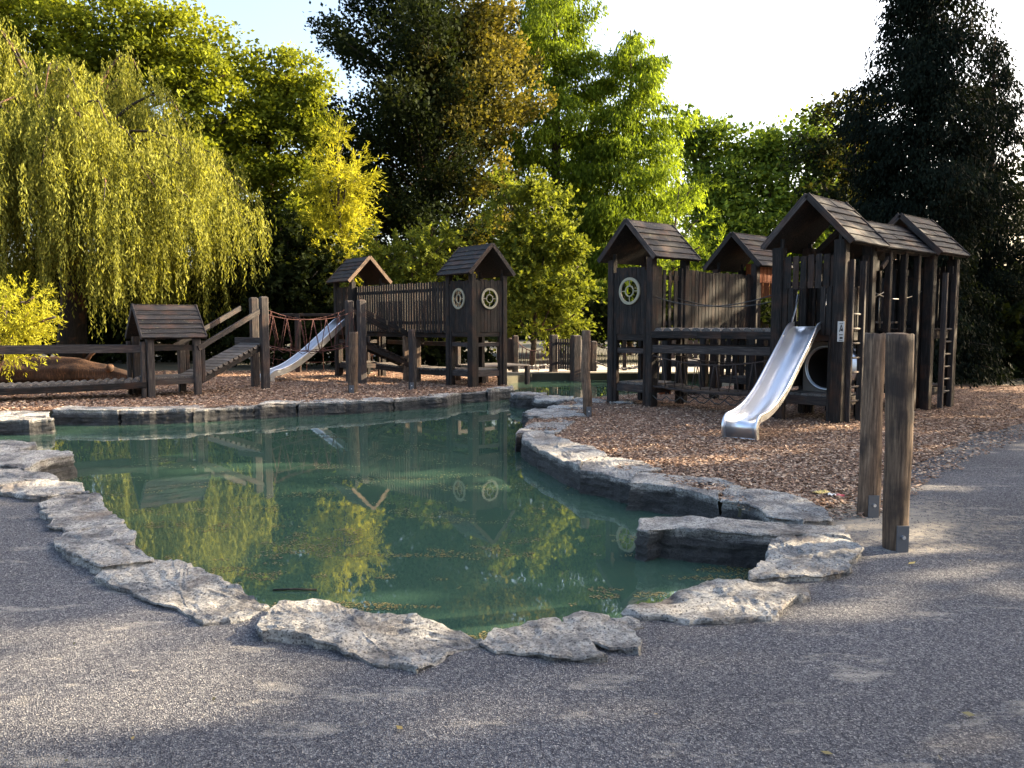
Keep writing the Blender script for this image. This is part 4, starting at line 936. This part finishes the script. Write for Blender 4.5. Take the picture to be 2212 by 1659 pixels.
lf = leaf_mesh('fallen_leaf', np.array([[0, 0, .012]]), np.array([[.2, .9, .1]]), np.array([[.3, .2, 1.]]), .05, .04, np.array([.5]))
vs, fs = tube([G(590, 1274, WZ+.008), G(635, 1272.5, WZ+.012), G(684, 1274, WZ+.008)], .007, 5)
tag(link('floating_stick', pymesh('stick', vs, fs, True), M['bark']), 'thin dark straight stick floating near the lower left of the pond', 'stick')
# ------------------------------------------------------------------ trees
def tree_obj(name, label, base, crown_me, leafm, limbs, cat='tree', group=None):
    t = thing(name, label, cat, base, 0, group)
    b = Vector(base)
    if limbs:
        V, F = merge([tube([Vector(p)-b for p in pts], r0, 7, r1) for pts, r0, r1 in limbs]); link('trunk', pymesh('trunk', V, F, True), M['bark'], t)
    crown_me.transform(Matrix.Translation(-b)); link('crown', crown_me, leafm, t)
    return t
def foliage(lobes, dens, leafL, leafW, clr=.55, style='round', sun_gold_side=False, fill=.35, flat_=.6, cl_leaves=55, ragged=.18):
    """lobes: (centre Vector, rx, ry, rz) -> leaf arrays; leaves gather in clumps that sit in the outer shell of the lobes"""
    Cs, Ds, Ns, Tn, Gd, Sc = [], [], [], [], [], []
    for (c, rx, ry, rz) in lobes:
        area = math.pi*rx*rz; nl = int(area*dens); cl_leaves_ = cl_leaves*2.4; clr_ = clr*1.25; nc = max(5, int(nl/cl_leaves_))
        u = unit(rng.normal(size=(nc, 3))); rad = np.where(rng.random(nc) < fill, rng.uniform(.2, .75, nc), rng.uniform(.78, 1.0+ragged, nc))
        cc = np.array(c)+u*rad[:, None]*np.array([rx, ry, rz]); cr = clr_*rng.uniform(.45, 1.3, nc)
        k = (cl_leaves_*(cr/clr_)**1.5*rng.uniform(.9, 1.5, nc)).astype(int); idx = np.repeat(np.arange(nc), k); n = len(idx)
        g = rng.normal(size=(n, 3))*.5; r_ = cr[idx][:, None]
        if style == 'round': g *= np.array([1, 1, flat_]); P = cc[idx]+g*r_; D = rng.normal(size=(n, 3))+u[idx]*.6+np.array([0, 0, -.25]); Nn = rng.normal(size=(n, 3))*.8+np.array([0, 0, 1.0])
        elif style == 'spire': g *= np.array([.75, .75, 1.3]); P = cc[idx]+g*r_; D = rng.normal(size=(n, 3))*.8+u[idx]*.5+np.array([0, 0, .7]); Nn = rng.normal(size=(n, 3))+u[idx]*.8
        elif style == 'droop': g *= np.array([.8, .8, 1.0]); P = cc[idx]+g*r_; P[:, 2] -= np.abs(rng.normal(size=n))*cr[idx]*.9; D = rng.normal(size=(n, 3))*.35+np.array([0, 0, -1.0])+u[idx]*.25; Nn = rng.normal(size=(n, 3))+u[idx]
        elif style == 'spray':      # short twigs with leaves either side
            tw = rng.integers(0, 6, n); tk = (idx*6+tw); td = unit(rng.normal(size=(nc*6, 3))*.8+np.repeat(u, 6, 0)*.9+np.array([0, 0, .25])); s_ = rng.random(n)
            P = cc[idx]+td[tk]*(s_*cr[idx]*1.5)[:, None]+g*r_*.10; P[:, 2] -= .25*s_**2*cr[idx]; D = td[tk]+rng.normal(size=(n, 3))*.6; Nn = rng.normal(size=(n, 3))+np.array([0, 0, .8])
        ct = rng.random(nc); tone = np.clip(.45*ct[idx]+.55*rng.random(n), 0, 1)
        gd = np.clip((u[:, 0]*.9+u[:, 2]*.25)*.6+rng.normal(0, .22, nc)+(rad-.8), 0, 1)  # golden seed tint, with sunlight painted onto sunward and upper outer clumps
        Cs.append(P); Ds.append(D); Ns.append(Nn); Tn.append(tone); Gd.append(gd[idx]*rng.random(n)); Sc.append(rng.uniform(.6, 1.35, n))
    C = np.concatenate(Cs); k = C[:, 2] > .05; sc = np.concatenate(Sc)[k]
    return leaf_mesh('crown', C[k], np.concatenate(Ds)[k], np.concatenate(Ns)[k], leafL*sc, leafW*sc, np.concatenate(Tn)[k], np.concatenate(Gd)[k] if sun_gold_side else None)
def lobes_px(L, Y, dy=1.0):
    s = Y/FP; out = []
    for q in L:
        px, py, rx, rz = q[:4]; o = q[4] if len(q) > 4 else random.uniform(-.5, .5)*rx*s*.8
        c = W(px, py, Y+o); out.append((c, rx*s, max(rx*s*.85, .8)*dy, rz*s))
    return out
def limbs_for(base, top, lobes, r0, n_extra=1, droop=0):
    base = Vector(base); top = Vector(top); L = [([base, base.lerp(top, .33)+Vector((.1, .1, 0)), base.lerp(top, .66)-Vector((.08, 0, 0)), top], r0, r0*.15)]
    for (c, rx, ry, rz) in lobes:
        c = Vector(c); hz = max(c.z-rx*.7-rz*.3, base.z+.8); u = min(max((hz-base.z)/(top.z-base.z), .05), .95); s = base.lerp(top, u)
        L.append(([s, s.lerp(c, .5)+Vector((0, 0, -.2+droop)), c, c+Vector(((c.x-s.x)*.25, (c.y-s.y)*.25, rz*.4))], r0*.28, .03))
        for k in range(n_extra):
            e = c+Vector((random.uniform(-1, 1)*rx*.9, random.uniform(-1, 1)*ry*.9, random.uniform(-.5, 1)*rz*.8)); L.append(([c.lerp(s, .4), c.lerp(e, .5), e], r0*.10, .015))
    return L
def make_tree(name, label, L, Y, trunk_px, dens, lL, lW, m, clr=.6, style='round', r0=.3, sun_gold_side=False, fill=.35, flat_=.6, cl=55, group=None, cat='tree', extra=2, toppy=None, ragged=.18, base=None, dy=1.0):
    lob = lobes_px(L, Y, dy); b = base or PW(trunk_px, Y); tz = max(c.z+rz*.6 for c, rx, ry, rz in lob); tp = max(lob, key=lambda q: q[0].z+q[3])[0]
    top = Vector((b.x*.5+tp.x*.5, b.y*.5+tp.y*.5, tz))
    me = foliage(lob, dens, lL, lW, clr, style, sun_gold_side, fill, flat_, cl, ragged)
    return tree_obj(name, label, b, me, m, limbs_for(b, top, lob, r0, extra), cat, group)
# plane trees behind the willow
make_tree('plane_tree', 'tall bright green leafy tree behind the willow at the top left', [(-60, 120, 120, 130), (40, 40, 120, 110), (180, 60, 120, 110), (310, 70, 100, 90), (400, 110, 80, 75), (430, 190, 70, 70), (300, 180, 120, 100), (440, 290, 90, 90), (380, 380, 90, 90), (120, 180, 130, 100), (40, 260, 120, 100)], 44, 250, 260, .24, .18, M['plane'], clr=.75, r0=.4, group='broadleaf trees behind the playground')
make_tree('plane_tree', 'bright green leafy tree between the willow and the big dark tree', [(560, 170, 85, 55), (640, 185, 75, 60), (690, 230, 45, 60), (520, 260, 90, 70), (610, 290, 100, 80), (690, 330, 50, 70), (540, 370, 90, 80), (640, 410, 90, 90), (560, 480, 80, 80), (660, 500, 80, 80)], 46, 600, 300, .24, .18, M['plane'], clr=.75, r0=.4, group='broadleaf trees behind the playground')
# conifers built bough by bough
def conifer(name, label, Y, cpx, prof, nb, per_m, lL, lW, m, rise=.1, sag_=.35, hang=.25, side=.20, mode='droop', sun_gold=False, r0=.35, group=None, zmin=.6, lean=0, cat='tree', minl=.6):
    sc = Y/FP; b = PW(cpx, Y); zs = [W(cpx, p[0], Y).z for p in prof]; ws = [p[1]*sc for p in prof]
    zs = np.array(zs[::-1]); ws = np.array(ws[::-1]); z0, z1 = max(zs[0], zmin), zs[-1]
    Cs, Ds, Ns, Tn, Gd, limbs = [], [], [], [], [], [([b, Vector((b.x+.1, b.y, z1*.5)), Vector((b.x+lean, b.y, z1))], r0, .03)]
    for k in range(nb):
        h = z0+(z1-z0)*(1-(1-(k+random.random())/nb)**1.0); az = random.uniform(0, 2*math.pi)
        gp = .84+.28*noise.noise(Vector((h*.45, math.cos(az)*1.3, math.sin(az)*1.3+cpx)))*2.0        # bays and protruding boughs
        L = max(float(np.interp(h, zs, ws))*min(max(gp, .45), 1.25)*random.uniform(.8, 1.08), minl*.6)
        d = np.array([math.cos(az), math.sin(az), 0.]); sd = np.array([-d[1], d[0], 0.]); n = int(per_m*L**1.5*random.uniform(.7, 1.3))+25
        s_ = rng.beta(2.3, 1.25, n)*1.04; hh = h-rise*L*.6
        pos = lambda s: np.array([b.x+lean*h/z1, b.y, hh])+d*(L*s)[..., None]+np.array([0, 0, 1.])*((rise*2*s-sag_*s**2)*L)[..., None]
        wv = (side*L*(1-.75*s_)+.10); P = pos(s_)+sd*(rng.normal(size=n)*wv)[:, None]+rng.normal(size=(n, 3))*np.array([.06, .06, .07+.02*L])
        lob = np.floor(s_*7+rng.random()*3); P += (np.sin(lob*2.4+k)[:, None])*sd*.16*L*.5
        if mode == 'droop': P[:, 2] -= rng.exponential(hang, n)*(.5+.5*s_); D = rng.normal(size=(n, 3))*.38+np.array([0, 0, -1.])+d*.3; Nn = rng.normal(size=(n, 3))+d
        else: P[:, 2] += rng.normal(0, hang, n)*(1-.5*s_); D = rng.normal(size=(n, 3))*.8+d*.7+np.array([0, 0, .5]); Nn = rng.normal(size=(n, 3))*.8+np.array([0, 0, .8])
        ct = random.random(); Cs.append(P); Ds.append(D); Ns.append(Nn); Tn.append(np.clip(.5*ct+.5*rng.random(n), 0, 1))
        Gd.append(np.clip((s_-.45)*1.8, 0, 1)*max(0, min(1, d[0]*1.1-.25+random.gauss(-.15, .35)))*rng.random(n)**.5)  # seed gold plus painted sunlight on bough tips facing the sun
        if k % 2 == 0 or mode != 'droop':
            q = pos(np.linspace(0, .85, 5)); limbs.append(([Vector(x) for x in q], .012*L+.012, .008))
    C = np.concatenate(Cs); kk = C[:, 2] > .08; n = int(kk.sum()); sz = rng.uniform(.6, 1.35, n)
    me = leaf_mesh('crown', C[kk], np.concatenate(Ds)[kk], np.concatenate(Ns)[kk], lL*sz, lW*sz, np.concatenate(Tn)[kk], np.concatenate(Gd)[kk] if sun_gold else None)
    print(label, n); return tree_obj(name, label, b, me, m, limbs, cat, group)
conifer('dark_tree', 'huge dark tree with golden tips in the middle of the picture', 36, 925, [(-260, 10), (-100, 120), (0, 160), (100, 225), (200, 250), (300, 250), (420, 245), (520, 225), (640, 190), (700, 150)], 350, 60, .17, .12, M['darkleaf'], rise=.42, sag_=.25, hang=.35, side=.17, mode='up', sun_gold=True, r0=.45)
conifer('cypress_tree', 'tall feathery bright green conifer with visible trunk right of the dark tree', 41, 1195, [(-190, 10), (-60, 95), (60, 135), (120, 140), (220, 150), (330, 165), (450, 175), (580, 180), (700, 150)], 210, 80, .24, .085, M['cypress'], rise=.28, sag_=.40, hang=.28, side=.16, r0=.42, group='feathery green conifers')
conifer('cypress_tree', 'lower rounder feathery green conifer whose right side glows yellow-green', 40, 1355, [(65, 20), (110, 70), (180, 95), (260, 125), (350, 145), (450, 160), (560, 170), (650, 170), (700, 150)], 190, 80, .24, .085, M['cypress'], rise=.30, sag_=.40, hang=.28, side=.17, r0=.35, group='feathery green conifers')
# slender yellow tree and shrubs
make_tree('yellow_tree', 'slender bright yellow young tree above the leftmost roofed tower', [(733, 280, 14, 40), (730, 350, 30, 50), (745, 410, 40, 50), (715, 430, 40, 50), (735, 490, 55, 55), (700, 520, 35, 40), (770, 530, 35, 45), (745, 570, 55, 40)], 30, 740, 1100, .19, .045, M['yellow'], clr=.55, style='spray', r0=.12, cl=60, fill=.5, extra=4)
make_tree('leafy_shrub', 'light green leafy shrub behind the slatted bridge wall', [(820, 545, 40, 50), (860, 580, 50, 60), (905, 550, 45, 60), (945, 540, 35, 50), (975, 580, 30, 50), (910, 630, 80, 50), (830, 650, 60, 50), (960, 660, 50, 40)], 27.5, 890, 900, .14, .08, M['shrub'], clr=.42, style='spray', r0=.08, cat='shrub', cl=50, fill=.5, extra=3)
make_tree('leafy_bush', 'big yellow-green leafy bush right of the two-window tower', [(1100, 440, 60, 50), (1165, 440, 45, 50), (1130, 510, 75, 60), (1200, 500, 45, 50), (1170, 580, 85, 65), (1235, 590, 35, 55), (1110, 600, 60, 60), (1190, 660, 75, 55), (1120, 680, 70, 45), (1240, 680, 35, 40)], 29, 1150, 800, .15, .10, M['shrub'], clr=.45, r0=.12, cat='bush', cl=45, style='spray', fill=.5)
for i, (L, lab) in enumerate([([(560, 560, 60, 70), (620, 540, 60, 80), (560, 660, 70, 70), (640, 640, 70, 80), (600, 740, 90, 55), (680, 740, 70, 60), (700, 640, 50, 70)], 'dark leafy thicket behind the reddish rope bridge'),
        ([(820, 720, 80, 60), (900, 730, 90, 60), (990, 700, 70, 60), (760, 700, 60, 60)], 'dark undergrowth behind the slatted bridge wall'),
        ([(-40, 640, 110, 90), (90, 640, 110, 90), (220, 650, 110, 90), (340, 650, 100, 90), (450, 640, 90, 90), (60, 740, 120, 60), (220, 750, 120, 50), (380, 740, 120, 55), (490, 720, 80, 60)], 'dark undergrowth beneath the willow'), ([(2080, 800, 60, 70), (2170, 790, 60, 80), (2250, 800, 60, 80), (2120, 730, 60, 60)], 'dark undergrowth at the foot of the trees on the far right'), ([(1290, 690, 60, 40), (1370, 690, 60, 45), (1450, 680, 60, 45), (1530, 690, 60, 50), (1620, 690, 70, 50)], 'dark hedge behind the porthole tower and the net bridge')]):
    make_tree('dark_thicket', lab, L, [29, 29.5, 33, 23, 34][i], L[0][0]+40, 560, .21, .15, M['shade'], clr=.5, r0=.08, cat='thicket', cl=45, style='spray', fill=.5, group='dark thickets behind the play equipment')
make_tree('feathery_bush', 'feathery yellow-green bush at the left edge above the fallen trunk', [(-60, 700, 70, 60), (10, 690, 45, 45), (50, 690, 45, 35), (95, 692, 35, 18), (20, 740, 40, 35), (-40, 770, 50, 30), (60, 650, 20, 20)], 18.2, -30, 3000, .10, .022, M['yellow'], clr=.32, style='spray', r0=.06, cat='bush', cl=60, fill=.5, extra=3, dy=.7)
# far trees
for i, (L, tx, lab) in enumerate([([(1490, 300, 45, 40), (1540, 320, 50, 50), (1500, 400, 60, 70), (1570, 410, 60, 80), (1530, 500, 70, 80), (1500, 600, 80, 70), (1580, 580, 70, 80)], 1530, 'distant round green tree right of the feathery conifers'),
        ([(1620, 315, 55, 45), (1680, 320, 50, 50), (1640, 400, 70, 70), (1690, 470, 60, 80), (1630, 520, 70, 90), (1660, 620, 80, 80)], 1650, 'distant round green tree above the orange-boarded tower'),
        ([(1750, 310, 55, 50), (1810, 310, 55, 55), (1760, 390, 70, 70), (1830, 400, 60, 80), (1780, 490, 80, 80), (1760, 600, 90, 80)], 1780, 'distant tree left of the spruce behind the tallest tower')]):
    make_tree('distant_tree', lab, L, 62, tx, 150, .34, .28, M['farleaf'], clr=1.0, r0=.4, cl=45, fill=.25, group='distant round trees on the right', extra=3)
make_tree('olive_tree', 'olive green tree tucked between the distant trees and the spruce', [(1800, 270, 45, 35), (1845, 250, 40, 60), (1760, 330, 40, 40), (1830, 350, 60, 70), (1790, 420, 60, 60), (1850, 480, 60, 80)], 36, 1840, 230, .22, .17, M['darkleaf'], clr=.6, r0=.25, sun_gold_side=True, cl=45, extra=3)
# cedar sprays right of the cypress
cd = make_tree('cedar_tree', 'drooping feathery cedar branches beside the porthole tower roof', [(1490, 410, 35, 14), (1500, 480, 45, 14), (1500, 540, 50, 14), (1490, 590, 50, 12), (1470, 640, 60, 20)], 33, 1440, 900, .18, .04, M['cypress'], clr=.5, style='spray', r0=.14, cl=60, extra=0)
# dark spruce
conifer('spruce_tree', 'very tall dark spruce filling the right side behind the towers', 21.5, 1968, [(-420, 5), (-200, 70), (0, 108), (150, 138), (300, 145), (450, 165), (600, 185), (740, 200), (860, 200)], 430, 175, .125, .048, M['spruce'], rise=.15, sag_=.30, hang=.22, side=.20, r0=.3)
conifer('dark_fir', 'dark ragged tree right of the tall spruce', 24, 2120, [(80, 8), (200, 60), (300, 85), (420, 105), (600, 130), (740, 150), (860, 160)], 230, 230, .12, .04, M['spruce'], rise=.20, sag_=.28, hang=.2, side=.2, r0=.2)
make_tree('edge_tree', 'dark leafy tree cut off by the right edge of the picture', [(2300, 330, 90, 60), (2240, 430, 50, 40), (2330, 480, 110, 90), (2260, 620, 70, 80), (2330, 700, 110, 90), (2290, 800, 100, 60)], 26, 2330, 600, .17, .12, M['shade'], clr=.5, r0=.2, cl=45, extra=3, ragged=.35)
# woodland closing the view far behind
def woodland():
    n = 30000; a = rng.uniform(R(25), R(155), n); d = rng.uniform(72, 84, n); x = np.cos(a)*d; y = np.sin(a)*d+4
    hh = np.array([6.5+2.5*noise.noise(Vector((q*14, 0, 0))) for q in a]); z = rng.random(n)**.8*hh
    me = leaf_mesh('woodland', np.column_stack([x, y, z]), rng.normal(size=(n, 3)), rng.normal(size=(n, 3))+np.array([0, -1., 0]), rng.uniform(.9, 1.4, n), rng.uniform(.7, 1.1, n), rng.random(n))
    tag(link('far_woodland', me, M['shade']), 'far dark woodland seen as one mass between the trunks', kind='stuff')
woodland()
# ------------------------------------------------------------------ weeping willow
def willow():
    Y = 27.0; base = PW(150, Y+1)
    cen = Vector(W(130, 300, Y)); arcs = []; C, D, Nn, T = [], [], [], []
    limbs = [([base, base+Vector((.2, 0, 2.5)), base+Vector((0, 0, 6.0))], .55, .30)]
    fork = base+Vector((0, 0, 5.0))
    # boughs: rise from the fork, arch over and come down
    ends = []
    spec = []
    # (azimuth deg, reach m, peak height, end height)
    for k in range(40):
        az = random.uniform(0, 360); spec.append((az, random.uniform(2.2, 6.9), None))
    for az in (0, -12, 12, -25, -40, 20, -55, -70, -90, -110, 0, -18, -33): spec.append((az, random.uniform(6.0, 7.3), None))
    starts = []
    for az, reach, _ in spec:
        a = R(az); peak = 12.3-6.6*(reach/7.3)**1.35*random.uniform(.85, 1.12)
        e = fork+Vector((math.cos(a)*reach, math.sin(a)*reach*.85, 0)); e.z = peak
        mid = fork.lerp(e, .45); mid.z = min(peak+2.4, 13.2)
        pts = []
        for i in range(15):
            u = i/14; p = fork*(1-u)**2+mid*2*u*(1-u)+e*u*u; q = nvec(p*.5+Vector((az, 0, 0)))*.5*u; p = p+q; p.z -= max(0, u-.8)*2.5; pts.append(p)
        limbs.append((pts[::2]+[pts[-1]] if len(pts) % 2 == 0 else pts[::2], .10, .012))
        n = int(30+reach*13)
        for _ in range(n//5):
            u = random.uniform(.22, 1)**.75; i = u*13.99; p = pts[int(i)].lerp(pts[int(i)+1], i-int(i))
            p = p+Vector((random.gauss(0, .32), random.gauss(0, .32), random.gauss(0, .18)))
            rr = math.hypot(p.x-fork.x, p.y-fork.y); lmax = p.z-(1.2+.42*max(rr-4, 0)+random.uniform(0, 1.7)**1.5); Lt = min(random.uniform(1.2, 7.0), max(lmax, .6))
            for __ in range(random.randint(3, 8)):
                starts.append((p+Vector((random.gauss(0, .16), random.gauss(0, .16), random.gauss(0, .12))), Lt*random.uniform(.55, 1.08), a+random.gauss(0, .5)))
    for (p, L, a) in starts:
        n = int(L*14)+6; t = np.linspace(0, 1, n); ph = rng.random()*6
        out = .5*(1-np.exp(-t*3))*rng.uniform(.2, 1); 
        X = p.x+math.cos(a)*out+.05*np.sin(t*5+ph)+rng.normal(0, .035, n); Yy = p.y+math.sin(a)*out+.05*np.cos(t*4+ph)+rng.normal(0, .035, n)
        Z = p.z+.15*np.sin(np.minimum(t*6, math.pi))-L*t
        C.append(np.stack([X, Yy, Z], 1)); d = rng.normal(size=(n, 3))*.35; d[:, 2] -= 1; D.append(d); Nn.append(rng.normal(size=(n, 3))+np.array([.3*math.cos(a), .3*math.sin(a), 0]))
        T.append(np.clip(rng.random()*.5+rng.random(n)*.5, 0, 1))
    C = np.concatenate(C); D = np.concatenate(D); Nn = np.concatenate(Nn); T = np.concatenate(T); n = len(C)
    me = leaf_mesh('crown', C, D, Nn, rng.uniform(.09, .21, n), rng.uniform(.034, .056, n), T)
    tree_obj('willow_tree', 'great weeping willow with yellow-green hanging branches on the left', base, me, M['willow'], limbs)
    return n
print('willow leaves', willow())
# ------------------------------------------------------------------ unseen trees right of the picture that shade the foreground, cut for sun patches
SUN_PATCHES = [(330, 1530, .75, .14), (90, 1560, .45, .12), (1790, 1325, .65, .17), (1560, 1290, .5, .10), (1740, 1195, .6, .12), (150, 1365, .6, .12), (2130, 1600, .5, .10), (1480, 1560, .3, .05),
        (600, 1440, .4, .06), (950, 1350, .45, .06), (1240, 1395, .3, .05), (1720, 1480, .4, .06), (2080, 1240, .6, .10), (60, 1060, .7, .2), (1780, 1090, .5, .2), (1000, 1580, .25, .04), (1950, 1060, .9, .15), (1500, 1000, 1.0, .2), (1350, 930, 1.2, .25)]
def offtree(label, x, y, H, Rr, m, dens=110, lL=.3, lW=.22, low=3.0, cl=40, style='round'):
    lob = []
    k = 9
    for i in range(k):
        a = i*2.4; r = Rr*.55; z = low+(H-low)*(i+.5)/k; rr = Rr*(.75 if i > k-3 else .6)
        lob.append((Vector((x+math.cos(a)*r*(1-.5*i/k), y+math.sin(a)*r*(1-.5*i/k), z)), rr, rr, (H-low)/k*1.1))
    me = foliage(lob, dens, lL, lW, .8, style, cl_leaves=cl, fill=.4)
    # leaves cut away along sun rays to shape the lit patches on the ground
    n = len(me.polygons); V = np.empty(n*12, np.float32); me.vertices.foreach_get('co', V); V = V.reshape(n, 4, 3); c = V.mean(1)
    q = c[:, :2]-np.array([sdir.x, sdir.y])/sdir.z*c[:, 2:3]; ca, sa = math.cos(SUN_AZ), math.sin(SUN_AZ)
    jit = np.array([noise.noise(Vector((p[0]*1.7, p[1]*5, 2.2))) for p in q]); drop = np.zeros(n, bool)
    for (px, py, la, wb) in SUN_PATCHES:
        g = G(px, py); dx, dy = q[:, 0]-g.x, q[:, 1]-g.y; u = (dx*ca+dy*sa)/la; v = (-dx*sa+dy*ca)/wb; drop |= (u*u+v*v) < 1+jit*1.3
    V = V[~drop]; tn = rng.random(len(V)); me = np_mesh('crown', V.reshape(-1, 3), np.arange(len(V)*4).reshape(-1, 4), tn)
    return tree_obj('shade_tree', label, Vector((x, y, 0)), me, m, limbs_for((x, y, 0), (x, y, H*.9), lob, .3, 1), 'tree', 'tall trees beyond the right edge that shade the path')
SEED = 3; rng = np.random.default_rng(SEED); random.seed(SEED)
offtree('tall shade tree outside the right edge nearest the camera', 17, 5.3, 11.0, 2.9, M['shade'], dens=210, cl=50)
offtree('tall shade tree outside the right edge, level with the foreground posts', 20, 12.3, 12.5, 3.1, M['shade'], dens=200, cl=50)
offtree('bushy shade tree outside the right edge, second row back', 23, 7.4, 12.0, 2.4, M['shade'], dens=110, cl=90)
offtree('tall shade tree outside the right edge, level with the towers', 22.5, 17.6, 13.5, 3.3, M['shade'])
offtree('tall shade tree outside the right edge, beside the spruce', 24, 23.5, 13.0, 3.2, M['shade'])
offtree('shade tree outside the right edge, beside the camera', 15.5, 1.2, 8.0, 2.6, M['shade'], dens=180)
